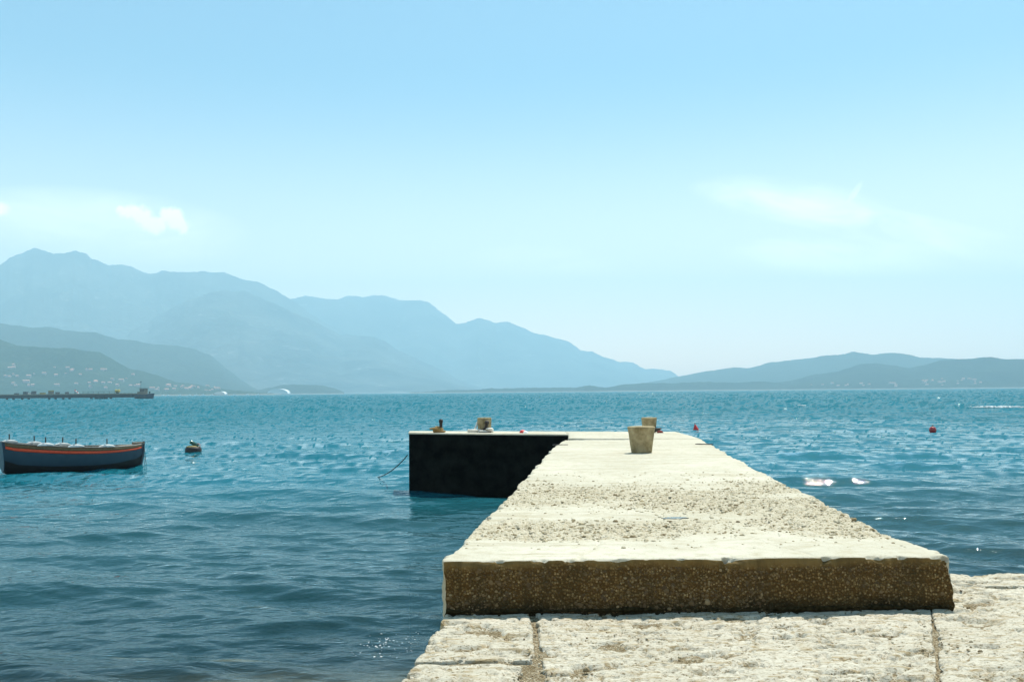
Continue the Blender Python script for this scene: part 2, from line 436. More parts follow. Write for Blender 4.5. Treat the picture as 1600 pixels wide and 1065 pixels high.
def make_water():
    m, nt, out = mat('sea_water')
    p = pos(nt)
    sh = N(nt, 'ShaderNodeAttribute', attribute_name='depth').outputs['Fac']
    dist_ = N(nt, 'ShaderNodeVectorMath', operation='LENGTH', inp={0: p}).outputs['Value']
    far = N(nt, 'ShaderNodeMapRange', interpolation_type='SMOOTHSTEP', inp={'Value': dist_, 'From Min': 10.0, 'From Max': 160.0}).outputs[0]
    # slopes of the waves too short for the mesh out there, then ripples, long-crested across the wind
    tilt = N(nt, 'ShaderNodeAttribute', attribute_name='tilt').outputs['Vector']
    nb = N(nt, 'ShaderNodeVectorMath', operation='NORMALIZE', inp={0: N(nt, 'ShaderNodeVectorMath', operation='ADD',
         inp={0: N(nt, 'ShaderNodeNewGeometry').outputs['Normal'], 1: tilt}).outputs[0]}).outputs[0]
    r1 = NOISE(nt, MAPV(nt, p, scale=(.55, 1.15, 1), rot=(0, 0, R(14))), 2.2, 3, .55, .5)
    r2 = NOISE(nt, MAPV(nt, p, scale=(.6, 1.2, 1), rot=(0, 0, R(-12)), loc=(3, 8, 0)), 6.5, 3, .5, .4)
    r3 = NOISE(nt, MAPV(nt, p, scale=(.45, 1.0, 1), rot=(0, 0, R(8))), .55, 3, .5, .3)
    nrm = bump(nt, r3, .08, .6, nb)
    nrm = bump(nt, r1, .066, .7, nrm)
    fade2 = N(nt, 'ShaderNodeMapRange', inp={'Value': dist_, 'From Min': 14.0, 'From Max': 45.0, 'To Min': .8, 'To Max': .12}).outputs[0]
    fade4 = N(nt, 'ShaderNodeMapRange', inp={'Value': dist_, 'From Min': 7.0, 'From Max': 18.0, 'To Min': .8, 'To Max': 0.0}).outputs[0]
    nrm = bump(nt, r2, .022, fade2, nrm)
    r4 = NOISE(nt, MAPV(nt, p, scale=(.8, 1.1, 1), loc=(5, 1, 0)), 17, 2, .5, .3)
    nrm = bump(nt, r4, .010, fade4, nrm)
    fr = N(nt, 'ShaderNodeFresnel', inp={'IOR': 1.333, 'Normal': nrm}).outputs[0]
    fr = M(nt, 'MULTIPLY', fr, M(nt, 'SUBTRACT', .84, M(nt, 'MULTIPLY', far, .46)))   # wave faces hide one another far out
    patch = NOISE(nt, MAPV(nt, p, scale=(.5, 1, 1)), .07, 4, .5)
    deep = N(nt, 'ShaderNodeMapRange', inp={'Value': sh, 'From Min': 3.0, 'From Max': 5.5}).outputs[0]
    body = MIX(nt, deep, (.010, .058, .070), MIX(nt, patch, (.004, .088, .122), (.008, .120, .158)))
    dif = N(nt, 'ShaderNodeBsdfDiffuse', inp={'Color': body})
    tra = N(nt, 'ShaderNodeBsdfTransparent', inp={'Color': (.95, .97, .92, 1)})
    clear = M(nt, 'POWER', 2.718, M(nt, 'MULTIPLY', M(nt, 'POWER', sh, 1.8), -.5))
    under = N(nt, 'ShaderNodeMixShader', inp={0: clear, 1: dif.outputs[0], 2: tra.outputs[0]})
    gl = N(nt, 'ShaderNodeBsdfGlossy', inp={'Color': (.94, .97, .97, 1), 'Roughness': M(nt, 'ADD', .02, M(nt, 'MULTIPLY', far, .06)), 'Normal': nrm})
    mx = N(nt, 'ShaderNodeMixShader', inp={0: fr, 1: under.outputs[0], 2: gl.outputs[0]})
    nt.links.new(mx.outputs[0], out.inputs['Surface'])
    return m
def make_seabed():
    m, nt, out = mat('weedy_seabed')
    p = pos(nt)
    n1 = NOISE(nt, p, 1.1, 6, .6, .4)
    n2 = NOISE(nt, p, 5, 5, .6)
    col = RAMP(nt, n1, [(.30, (.09, .07, .03)), (.44, (.24, .195, .09)), (.56, (.44, .38, .24)), (.70, (.18, .155, .06))])
    col = MIX(nt, RAMP(nt, n2, [(.5, 0.0), (.7, .6)]), col, (.36, .33, .24))
    principled(nt, out, **{'Base Color': col, 'Roughness': .9, 'Specular IOR Level': .1})
    return m

MT = {}
MT['concrete'] = make_concrete()
MT['face'] = make_face()
MT['stone'] = make_stone()
MT['soil'] = make_soil()
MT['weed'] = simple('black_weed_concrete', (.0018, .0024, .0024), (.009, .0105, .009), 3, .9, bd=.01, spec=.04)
MT['face_pebble'] = make_pebble('mortar_pebble', [(0, (.045, .026, .009)), (.5, (.10, .064, .026)), (.9, (.18, .125, .058)), (1, (.31, .24, .13))])
MT['deck_pebble'] = make_pebble('deck_pebble', [(0, (.14, .10, .045)), (.16, (.34, .275, .15)), (.45, (.50, .44, .30)), (1, (.62, .57, .44))])
MT['foot_shade'] = simple('painted_foot_shade', (.012, .010, .004), (.05, .040, .018), 40, .9, bd=.01, spec=.05)  # near-black colour standing for the shadow line under the riser
MT['grit'] = make_pebble('quay_grit', [(0, (.13, .095, .05)), (.35, (.28, .22, .13)), (.7, (.46, .41, .29)), (1, (.58, .54, .42))])
MT['bollard'] = simple('cast_concrete', (.21, .165, .085), (.40, .335, .20), 7, .9, bd=.012, spec=.15)
MT['iron'] = simple('rusty_black_iron', (.012, .010, .010), (.035, .024, .018), 40, .6, bd=.003)
MT['rope_brown'] = simple('brown_rope', (.20, .12, .04), (.38, .26, .11), 90, .9, bd=.004, spec=.1)
MT['rope_white'] = simple('white_rope', (.62, .60, .53), (.80, .78, .72), 90, .9, bd=.004, spec=.1)
MT['rope_dark'] = simple('wet_dark_rope', (.03, .035, .035), (.07, .075, .07), 80, .6, bd=.003)
MT['water'] = make_water()
MT['seabed'] = make_seabed()
MT['far_rock'] = make_hill('hazy_mountain', (.022, .036, .038), (.085, .10, .092), (.22, .22, .22), .0022, .04)
MT['far_wood'] = make_hill('wooded_hill', (.016, .030, .022), (.028, .044, .030), (.07, .07, .06), .004, .0)
MT['near_wood'] = make_hill('village_hill', (.016, .034, .020), (.032, .052, .032), (.10, .10, .08), .007, .02)

# ------------------------------------------------------------------ sea and seabed
WIND = R(-104)                                  # the chop runs towards the shore and a little to the left
def seabed_z(x, y):
    d = 0.35 + .155 * np.clip(y - 6.5 - .22 * (x + 3.0), 0, 60) + .06 * np.clip(y - 16, 0, 40)
    d = np.minimum(d, 5.5)
    return -d - .25 * (fbm(x * .5, y * .5, None, 4, 5) - .5)
def wave_height(x, y, spacing):
    """Height, crest sharpening shift, and the slopes of the waves that are too short for the mesh there."""
    rng = np.random.default_rng(4)
    h, dx, dy, tx, ty = [np.zeros_like(x) for _ in range(5)]
    for L in np.geomspace(0.26, 8.0, 90):
        a = WIND + rng.normal(0, .36 if L < 2 else .26)
        k = 2 * math.pi / L
        amp = .0048 * L ** .84 * rng.uniform(.5, 1.4) * (1.0 if L < 4 else (4 / L) ** 1.3)
        fl_ = sstep(2.2, 4.5, L / spacing); w = fl_ * amp
        ph = k * (x * math.cos(a) + y * math.sin(a)) + rng.uniform(0, 6.28)
        sn = np.sin(ph)
        h += w * np.cos(ph)
        dx -= math.cos(a) * sn * w * .6; dy -= math.sin(a) * sn * w * .6
        u_ = (1 - fl_) * amp * k * sn
        tx += math.cos(a) * u_; ty += math.sin(a) * u_
    gust = .6 + .8 * fbm(x * .06, y * .045, None, 3, 31)
    lee = 1 - sstep(-1.0, 3.0, x - .09 * y)       # the basin left of the pier lies flatter near the shore
    calm = 1 - lee * .22 * (1 - sstep(20, 48, y))
    g_ = gust * calm
    return h * g_, dx * g_, dy * g_, tx * g_, ty * g_
ang = np.concatenate([np.linspace(-62, -31.5, 60)[:-1], np.linspace(-31.5, 31.5, 640), np.linspace(31.5, 62, 60)[1:]])
k1 = np.concatenate([np.arange(520, 290, -2.0), np.arange(290, 18, -.62)])
dist = np.concatenate([2.86 * 960 / k1, np.geomspace(2.86 * 960 / 18, 15000, 50)[1:]])
A, D = np.meshgrid(np.radians(ang), dist)
X, Y = D * np.sin(A), D * np.cos(A)
sp_row = np.gradient(dist)[:, None]
SP = np.maximum(sp_row * np.ones_like(A), D * math.radians(.1)) * .9
H, DX, DY, TX, TY = wave_height(X, Y, SP)
wv = np.stack([X + DX, Y + DY, H], -1).reshape(-1, 3)
water = obj('sea_water', (wv, grid_faces(len(dist), len(ang))), MT['water'], origin=np.zeros(3))
att = water.data.attributes.new('depth', 'FLOAT', 'POINT')
att.data.foreach_set('value', np.clip(0 - seabed_z(X, Y), .05, 9).astype(np.float32).ravel())
unres = sstep(14, 60, D)
rowi = np.arange(len(dist))[:, None] * np.ones_like(D)
rt = np.random.default_rng(8)
steep = (rt.random(D.shape) < .03) * rt.uniform(.4, 1.0, D.shape) * sstep(22, 60, D)      # steep little fronts running towards the shore
T_ = np.stack([TX * .8 + steep * rt.normal(0, .25, D.shape), TY * .85 - .85 * steep, 0 * D], -1)
at2 = water.data.attributes.new('tilt', 'FLOAT_VECTOR', 'POINT')
at2.data.foreach_set('vector', T_.astype(np.float32).ravel())
props(water, kind='structure')

sx = np.concatenate([-np.geomspace(15000, 30, 14), np.linspace(-28, 28, 120), np.geomspace(30, 15000, 14)])
sy = np.concatenate([np.linspace(-900, -20, 4), np.linspace(-12, 60, 150), np.geomspace(64, 15000, 14)])
GX, GY = np.meshgrid(sx, sy)
bed = obj('seabed', (np.stack([GX, GY, seabed_z(GX, GY)], -1).reshape(-1, 3), grid_faces(len(sy), len(sx))), MT['seabed'], origin=np.zeros(3))
props(bed, kind='structure')

# ------------------------------------------------------------------ mountains and hills round the bay
TER = {}
def ridge(name, pts, crest, foot, back, mtl, seed, rough=.16, cols=None, nrow=46):
    pts = np.array(pts, float)
    px = np.arange(pts[0, 0], pts[-1, 0] + .1, 3.0 if cols is None else cols)
    py = np.interp(px, pts[:, 0], pts[:, 1])
    py = py + (fbm(px * .06, px * 0 + seed, None, 5, seed, .62) - .5) * (4.5 if crest > 9000 else 2.6)
    dirs = np.array([ray(a, b) for a, b in zip(px, py)])
    bear = np.arctan2(dirs[:, 0], dirs[:, 1]); tanv = dirs[:, 2] / np.hypot(dirs[:, 0], dirs[:, 1])
    cr = crest * (1 + .10 * (fbm(px * .01, px * 0 + 3.3, None, 3, seed + 1) - .5))
    Hc = np.maximum(CAM[2] + cr * tanv, .5)
    ft = foot * (1 + .06 * (fbm(px * .012, px * 0 + 7.7, None, 4, seed + 2) - .5))
    t1 = np.linspace(0, 1, nrow); t2 = np.linspace(0, 1, 9)[1:]
    T = np.concatenate([t1, 1 + t2])
    rows = []
    for t in T:
        if t <= 1:
            dd = ft + (cr - ft) * t
            xx, yy_ = dd * np.sin(bear), dd * np.cos(bear)
            s = (t ** 1.25) * .78 + .22 * t
            w = 1 / (crest * .055)
            rav = np.abs(fbm(xx * w, yy_ * w * .55, None, 5, seed + 3) - .5) * 2
            hh = Hc * np.clip(s - rough * 4 * t * (1 - t) * (rav - .18) * 1.0, 0, None)
            hh = np.minimum(hh, CAM[2] + dd * tanv * np.minimum(1.0, .05 + 1.06 * t ** .8)) if t < 1 else Hc
            if t == 0: hh = np.full_like(Hc, -3.0)
        else:
            dd = cr + back * (t - 1)
            xx, yy_ = dd * np.sin(bear), dd * np.cos(bear)
            hh = Hc * (1 - (t - 1) ** 1.3) - 3 * (t - 1)
        rows.append(np.stack([xx, yy_, hh], -1))
    Vv = np.array(rows)
    o = obj(name, (Vv.reshape(-1, 3), grid_faces(len(T), len(px))), mtl, origin=np.zeros(3))
    props(o, kind='structure')
    fr = Vv[:nrow].reshape(-1, 3)
    TER[seed] = (fr, *project(fr))
    return o
ridge('mountain', [(-420, 520), (-250, 470), (-120, 440), (-50, 428), (0, 415), (15, 402), (37, 395), (55, 387), (67, 392), (85, 395), (100, 397), (116, 391),
      (135, 397), (145, 405), (155, 407), (170, 415), (187, 413), (205, 416), (220, 423), (235, 427), (247, 427), (252, 423), (282, 425), (315, 424),
      (350, 426), (367, 431), (385, 438), (407, 441), (431, 454), (454, 468), (500, 500), (560, 530), (640, 565), (740, 600), (800, 611)],
      11200, 7600, 2400, MT['far_rock'], 101, .2)
ridge('mountain', [(380, 500), (430, 478), (454, 467.6), (478, 461), (510, 467.6), (529, 467), (547, 461), (566, 464), (600, 461), (626, 469.5), (656, 469), (671, 473),
      (690, 489), (712, 505.5), (727, 504), (750, 496), (772, 503.6), (793, 502.5), (817, 513), (840, 521), (862, 526), (889, 533), (907, 546), (926, 549),
      (941, 558), (967, 564), (990, 567), (1005, 575.6), (1035, 575.6), (1050, 581), (1062, 590), (1085, 600), (1120, 608)],
      13000, 9300, 1500, MT['far_rock'], 102, .14)
ridge('mountain', [(200, 520), (270, 480), (330, 455), (379, 454), (431, 476), (484, 499), (532, 523), (562, 525), (585, 525), (600, 532), (622, 547), (656, 562),
      (682, 574), (712, 589), (735, 600), (770, 611)], 9400, 6300, 900, MT['far_rock'], 103, .16)
ridge('hill', [(-400, 480), (-150, 495), (0, 505.6), (28, 508), (51, 511), (79, 511), (94, 514), (120, 518), (148, 519), (165, 524), (184, 530), (206, 531), (240, 538),
      (277, 539), (305, 546), (330, 555), (352, 574), (375, 592), (394, 604), (415, 613)], 6300, 4700, 800, MT['far_wood'], 104, .16)
ridge('hill', [(-400, 500), (-200, 515), (-60, 522), (0, 530), (11, 534), (26, 540), (49, 541.6), (79, 543), (112, 543), (135, 548), (156, 550), (169, 557), (187, 568), (202, 576),
      (225, 580), (242, 585), (262, 593), (281, 598), (305, 600), (330, 605), (360, 609), (400, 612), (440, 615)], 4100, 3300, 450, MT['near_wood'], 105, .12, 2.0)
ridge('hill', [(960, 606), (1000, 600), (1042, 592), (1065, 587), (1106, 579), (1147, 573), (1169, 575), (1206, 565.6), (1262, 559), (1319, 552.5), (1333, 549), (1362, 554), (1397, 550.6),
      (1419, 553), (1437, 558), (1475, 559), (1600, 566), (1750, 560), (2000, 570)], 7600, 5900, 900, MT['far_wood'], 106, .14)
ridge('hill', [(1120, 608), (1180, 602), (1237, 594), (1275, 584), (1312, 580), (1337, 570), (1369, 567), (1394, 570), (1422, 575), (1444, 570), (1469, 562.5), (1506, 561), (1547, 557),
      (1575, 561), (1600, 561), (1750, 552), (2000, 560)], 5300, 4300, 600, MT['far_wood'], 107, .14)
ridge('headland', [(640, 612.5), (720, 609), (787, 606), (900, 605), (922, 601.5), (945, 605), (975, 600.5), (1005, 598.5), (1050, 598.5), (1106, 596), (1150, 597.5), (1194, 595.5), (1225, 599),
      (1242, 601.5), (1249, 607.5)], 4900, 4500, 300, MT['far_wood'], 108, .05, 2.0, 20)
ridge('headland', [(370, 614), (411, 607), (443, 600.5), (475, 600.5), (503, 601.5), (522, 606), (538, 613.5)], 5000, 4500, 300, MT['far_wood'], 109, .05, 2.0, 20)

# ------------------------------------------------------------------ worn slabs: quay stones and the pier deck
DECK_Z, QUAY_Z = 1.71, 1.35
def worn_block(W, L, Ht, s_n, t_list, z_n, rad, disp, warp, seed, z_top, closed_back=True):
    """Five faces of a block (top, front, back, left, right) on matching grids, edges rounded and chipped,
    displaced by noise in block coordinates, then laid out by warp(s, t) -> (x, y)."""
    s = np.linspace(0, W, s_n); t = np.asarray(t_list); z = -Ht * np.linspace(0, 1, z_n) ** 1.6
    quads, verts, off = [], [], 0
    def add(P, flip):
        nonlocal off
        nr, nc = P.shape[:2]
        f = grid_faces(nr, nc, off)
        quads.append(f[:, ::-1] if flip else f); verts.append(P.reshape(-1, 3)); off += nr * nc
    S, T_ = np.meshgrid(s, t); add(np.stack([S, T_, 0 * S], -1), False)
    S, Z = np.meshgrid(s, z); add(np.stack([S, 0 * S, Z], -1), True)
    if closed_back: add(np.stack([S, 0 * S + L, Z], -1), False)
    T_, Z = np.meshgrid(t, z); add(np.stack([0 * T_, T_, Z], -1), False); add(np.stack([0 * T_ + W, T_, Z], -1), True)
    P = np.concatenate(verts); Fq = np.concatenate(quads)
    n_rad = rad * (.35 + 1.5 * fbm(P[:, 0] * 3.1, P[:, 1] * 3.1, P[:, 2] * 3.1, 4, seed) ** 1.6)
    chip = sstep(.62, .75, fbm(P[:, 0] * 6, P[:, 1] * 6, P[:, 2] * 6, 3, seed + 5))
    n_rad = n_rad * (1 + 1.4 * chip + 2.2 * sstep(.60, .74, fbm(P[:, 0] * 13, P[:, 1] * 13, P[:, 2] * 5, 3, seed + 6)))
    lo = np.stack([n_rad, n_rad, np.full_like(n_rad, -Ht)], -1); hi = np.stack([W - n_rad, L - n_rad, -n_rad], -1)
    inn = np.clip(P, lo, hi); d = P - inn
    ln = np.linalg.norm(d, axis=1, keepdims=True); mx = np.abs(d).max(1, keepdims=True)
    nrm = np.where(ln > 1e-6, d / np.maximum(ln, 1e-9), 0)
    P2 = inn + nrm * mx
    P2 = P2 + nrm * disp(P2)[:, None]
    xy = warp(P2[:, 0], P2[:, 1])
    return np.stack([xy[0], xy[1], z_top + P2[:, 2]], -1), Fq, P2, nrm

# --- quay: a row of big stones
quay = empty('quay', (1.5, 5.5, QUAY_Z), 'low quay of big rough cream stones in the foreground', 'quay')
qp = lambda px, py: at_z(px, py, QUAY_Z)
def stone_disp(seed, amp=1.0):
    def f(P):
        a = (fbm(P[:, 0] * 1.3 + seed, P[:, 1] * 1.3, P[:, 2] * 2, 4, seed) - .5) * .035
        b = (fbm(P[:, 0] * 6 + seed, P[:, 1] * 11, P[:, 2] * 8, 4, seed + 1) - .5) * .022
        pit = -sstep(.57, .70, fbm(P[:, 0] * 4 + seed, P[:, 1] * 8, P[:, 2] * 8, 5, seed + 2)) * .034
        sm = -sstep(.60, .72, fbm(P[:, 0] * 22 + seed, P[:, 1] * 30, P[:, 2] * 22, 3, seed + 3)) * .018
        return amp * (.6 * a + .7 * b + pit + sm)
    return f
def quay_stone(x0, x1, y0, y1, seed, n_s, n_t, xl=None, xr=None, amp=1.0, zt=QUAY_Z, jit=.03):
    W, L = x1 - x0, y1 - y0
    def warp(s, t):
        ex = (fbm(t * 2.3 + seed, s * 0, None, 4, seed) - .5)
        ey = (fbm(s * 1.9 + seed, s * 0 + 4, None, 4, seed + 7) - .5)
        xx = x0 + s + jit * 2 * ex; yy_ = y0 + t + jit * 2 * ey
        if xl is not None: xx = xx + xl(y0 + t) * (1 - s / W)
        if xr is not None: xx = xx + xr(y0 + t) * (s / W)
        return xx, yy_
    Vv, Fq, _, _ = worn_block(W, L, .5, n_s, np.linspace(0, L, n_t), 16, .022, stone_disp(seed, amp), warp, seed, zt)
    return obj('stone', (Vv, Fq), MT['stone'], quay)
# left edge of the quay: x as a function of y, read from the photograph
eL = np.array([qp(697, 958)[:2], qp(672, 990)[:2], qp(650, 1025)[:2], qp(625, 1065)[:2]])
def left_off(y): return np.interp(y, eL[::-1, 1], eL[::-1, 0]) - eL[0, 0]
xe = eL[0, 0]
def skew(y): return -.42 * np.clip(6.9 - y, 0, 2.6)
quay_stone(xe, .10, 5.50, 7.93, 21, 70, 190, left_off)
quay_stone(xe, .04, 4.05, 5.46, 22, 70, 110, left_off)
quay_stone(xe, .12, 1.5, 4.0, 23, 24, 60)
quay_stone(.150, 2.961, 4.35, 7.93, 24, 260, 300, amp=1.1, xr=skew, jit=.014)
quay_stone(.165, 1.97, 1.5, 4.31, 25, 80, 80)
quay_stone(2.969, 5.6, 4.35, 7.40, 26, 240, 230, amp=1.05, xl=skew, jit=.014)
quay_stone(2.0, 5.6, 1.5, 4.31, 27, 60, 60)
quay_stone(5.64, 9.5, 4.2, 7.40, 28, 80, 80)
quay_stone(2.99, 6.9, 7.425, 7.93, 29, 240, 60, jit=.012)
quay_stone(6.93, 10.5, 7.425, 7.93, 30, 80, 30, jit=.012)
soil_v, soil_f, _, _ = worn_block(10.4 - xe, 6.3, .6, 240, np.linspace(0, 6.3, 150), 3, .01,
    lambda P: (fbm(P[:, 0] * 9, P[:, 1] * 9, None, 4, 61) - .5) * .04, lambda s, t: (xe + .05 + s, 1.55 + t), 60, QUAY_Z - .026)
obj('joint_filling', (soil_v, soil_f), MT['soil'], quay)
n = 5200
gx, gy = RNG.uniform(xe + .1, 7, n), RNG.uniform(4.3, 7.8, n)
kp = fbm(gx * 1.6, gy * 2.6, None, 5, 63) + .25 * (RNG.random(n) - .5) > .55
jn_ = (np.abs(gx - .13) < .05) | (np.abs(gx - 2.96 - skew(gy)) < .04)
kp |= jn_
gx, gy = gx[kp], gy[kp]
grad_ = np.clip(RNG.lognormal(math.log(.005), .5, len(gx)), .0025, .017)
o = obj('loose_grit', pebbles(np.stack([gx, gy, QUAY_Z - .004 - .012 * (jn_[kp]) + 0 * gx], -1), grad_, (1, 1, .7), RNG), MT['grit'], quay, smooth=False)
o['kind'] = 'stuff'
obj('foundation_wall', box(((xe + 10.4) / 2 + .05, 4.6, -.9), (10.4 - xe, 6.5, 3.4)), MT['weed'], quay)

# --- pier: deck slab, front riser, head with its side arm
dp = lambda px, py: at_z(px, py, DECK_Z)
pier = empty('concrete_pier', (1.5, 7.0, 0), 'long pale concrete pier running out to sea with a dark side arm', 'pier')
fl, fr_ = dp(695, 874), dp(1496, 870)
Y0 = (fl[1] + fr_[1]) / 2
Lp = np.array([[fl[0], Y0], dp(741, 829)[:2], dp(790, 779)[:2], dp(836, 731)[:2], dp(868, 697)[:2], dp(884, 685.2)[:2]])
Rp = np.array([[fr_[0], Y0], dp(1470, 862)[:2], dp(1440, 853)[:2], dp(1400, 838)[:2], dp(1300, 790)[:2], dp(1200, 742)[:2], dp(1115, 697)[:2], dp(1098, 686.5)[:2]])
Y1 = (Lp[-1, 1] + Rp[-1, 1]) / 2
LEN = Y1 - Y0
print('pier', Y0, Y1, Lp.tolist(), Rp.tolist())
def deck_warp(s, t):
    y = Y0 + t
    l = np.interp(y, Lp[:, 1], Lp[:, 0]); r = np.interp(y, Rp[:, 1], Rp[:, 0])
    u = s / WID
    e = (fbm(y * 2.2, y * 0 + 2, None, 4, 71) - .5) * .10
    e2 = (fbm(y * 2.6, y * 0 + 9, None, 4, 72) - .5) * .12
    x = l + (r - l) * u + e * (1 - u) ** 6 + e2 * u ** 6
    return x, y + (fbm(x * 1.6, x * 0 + 5, None, 4, 73) - .5) * .05 * np.exp(-t * 2)
WID = 3.5
def agg_mask(s, t):
    """Where the cast skin has worn off: broken bands across the pier."""
    n = fbm(s * .9 + 3, t * .9, None, 5, 74)
    n2 = fbm(s * .55, t * 2.6, None, 4, 75)
    m = sstep(.55, 1.1, t) * (1 - sstep(4.6, 6.6, t))
    return np.clip(sstep(.36, .66, n * .6 + n2 * .4 + (m - .78) * .35) * m, 0, 1)
def deck_disp(P):
    a = (fbm(P[:, 0] * .8, P[:, 1] * .5, P[:, 2], 4, 76) - .5) * .03
    b = (fbm(P[:, 0] * 9, P[:, 1] * 9, P[:, 2] * 9, 3, 77) - .5) * .010
    top = sstep(-.05, -.01, P[:, 2])
    g = agg_mask(P[:, 0], P[:, 1]) * top
    pit = -g * (.006 + sstep(.55, .75, fbm(P[:, 0] * 16, P[:, 1] * 11, None, 3, 78)) * .022)
    face = (1 - top) * (P[:, 1] < .2)
    c = face * ((fbm(P[:, 0] * 3, P[:, 2] * 9, None, 4, 79) - .5) * .03 + (fbm(P[:, 0] * 30, P[:, 2] * 30, None, 3, 80) - .5) * .012)
    wob = .05 * (fbm(P[:, 0] * 1.7, P[:, 0] * 0 + 1, None, 4, 82) - .5)
    crk = -.022 * np.exp(-((P[:, 1] - 5.2 - wob) / .022) ** 2) * sstep(.38, .5, fbm(P[:, 0] * 1.1, P[:, 0] * 0 + 6, None, 3, 83))
    for s0_, sl, t0_, t1_, sd_ in ((.95, .10, 0.02, 2.2, 91), (2.55, -.16, 0.02, 3.4, 92), (1.7, .3, 3.0, 5.2, 93)):
        cx_ = s0_ + sl * (P[:, 1] - t0_) + .22 * (fbm(P[:, 1] * 1.4, P[:, 1] * 0 + sd_, None, 5, sd_) - .5)
        crk = crk - .014 * np.exp(-((P[:, 0] - cx_) / .009) ** 2) * (P[:, 1] > t0_) * (P[:, 1] < t1_)
    return a + b + pit + c + crk * top
tl = np.concatenate([np.arange(0, .25, .012), np.arange(.25, 6.6, .024), np.geomspace(6.63, LEN, 130)])
dv, df, dl, dn = worn_block(WID, LEN, DECK_Z - QUAY_Z + .03, 250, tl, 34, .030, deck_disp, deck_warp, 81, DECK_Z)
# faces of the front riser go to their own part
cen = dl[df].mean(1); nz = dn[df].mean(1)
is_front = np.arange(len(df)) >= 0
is_front[:] = False
_nf = (250 - 1) * (len(tl) - 1); is_front[_nf:_nf + 249 * 33] = True
is_front &= (np.sort(dn[df][:, :, 2], axis=1)[:, 2] < .72)
def submesh(V_, F_, keep):
    f = F_[keep]; u, inv = np.unique(f, return_inverse=True)
    return V_[u], inv.reshape(f.shape), u
dv_, df_, du = submesh(dv, df, ~is_front)
deck = obj('deck_slab', (dv_, df_), MT['concrete'], pier)
at_ = deck.data.attributes.new('aggregate', 'FLOAT', 'POINT')
at_.data.foreach_set('value', (.7 * agg_mask(dl[du][:, 0], dl[du][:, 1]) * sstep(-.06, -.02, dl[du][:, 2])).astype(np.float32))
fv, ff, _ = submesh(dv, df, is_front)
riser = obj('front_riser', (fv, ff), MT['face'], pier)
riser['label'] = 'shaded brown front face set with small pebbles'
# pebbles standing out of the riser and of the worn bands
n = 5200
ps = RNG.uniform(.03, WID - .03, n); pz = -RNG.uniform(.06, DECK_Z - QUAY_Z, n)
keep = fbm(ps * 2, pz * 6, None, 4, 90) + .15 * (RNG.random(n) - .5) > .43
ps, pz = ps[keep], pz[keep]
Pq = np.stack([ps, ps * 0, pz], -1); dd_ = deck_disp(Pq)
wx, wy = deck_warp(ps, -dd_)
rad = np.clip(RNG.lognormal(math.log(.0065), .42, len(ps)), .003, .020)
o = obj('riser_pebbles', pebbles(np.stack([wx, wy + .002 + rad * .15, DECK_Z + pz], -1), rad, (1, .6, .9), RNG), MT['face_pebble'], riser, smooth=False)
o['kind'] = 'stuff'
n = 30000
ps = RNG.uniform(.04, WID - .04, n); pt = .4 + 6.6 * RNG.random(n) ** 1.15
keep = RNG.random(n) < agg_mask(ps, pt) * .36 + .02
ps, pt = ps[keep], pt[keep]
dd_ = deck_disp(np.stack([ps, pt, ps * 0], -1))
wx, wy = deck_warp(ps, pt)
rad = np.clip(RNG.lognormal(math.log(.0085), .45, len(ps)), .004, .026)
o = obj('deck_pebbles', pebbles(np.stack([wx, wy, DECK_Z + dd_ + rad * .05], -1), rad, (1, 1, .6), RNG), MT['deck_pebble'], deck, smooth=False)
o['kind'] = 'stuff'
print('pebbles', len(rad))
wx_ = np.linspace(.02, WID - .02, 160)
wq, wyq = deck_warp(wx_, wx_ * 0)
obj('shade_bead', tube(np.stack([wq, wyq - .004 + .012 * fbm(wx_ * 5, wx_ * 0, None, 3, 88), QUAY_Z + .012 + .012 * fbm(wx_ * 3, wx_ * 0 + 2, None, 3, 89)], -1), .004 + .026 * fbm(wx_ * 6, wx_ * 0 + 4, None, 4, 87) ** 1.5, 8), MT['foot_shade'], riser)  # dark bead added in place of the contact shadow at the riser's foot
# body of the pier below the deck
def prism(poly, z0, z1):
    m = len(poly); V_ = [(*p[:2], z0) for p in poly] + [(*p[:2], z1) for p in poly]
    return np.array(V_), [tuple(range(m))[::-1], tuple(range(m, 2 * m))] + [(i, (i + 1) % m, m + (i + 1) % m, m + i) for i in range(m)]
inL = [(np.interp(y, Lp[:, 1], Lp[:, 0]) + .07, y) for y in np.linspace(7.98, Y1 - .02, 7)]
inR = [(np.interp(y, Rp[:, 1], Rp[:, 0]) - .07, y) for y in np.linspace(7.98, Y1 - .02, 7)]
obj('pier_body', prism(inR[::1][:0] + inL[::-1] + inR, -5.4, QUAY_Z + .02), MT['weed'], pier, smooth=False)
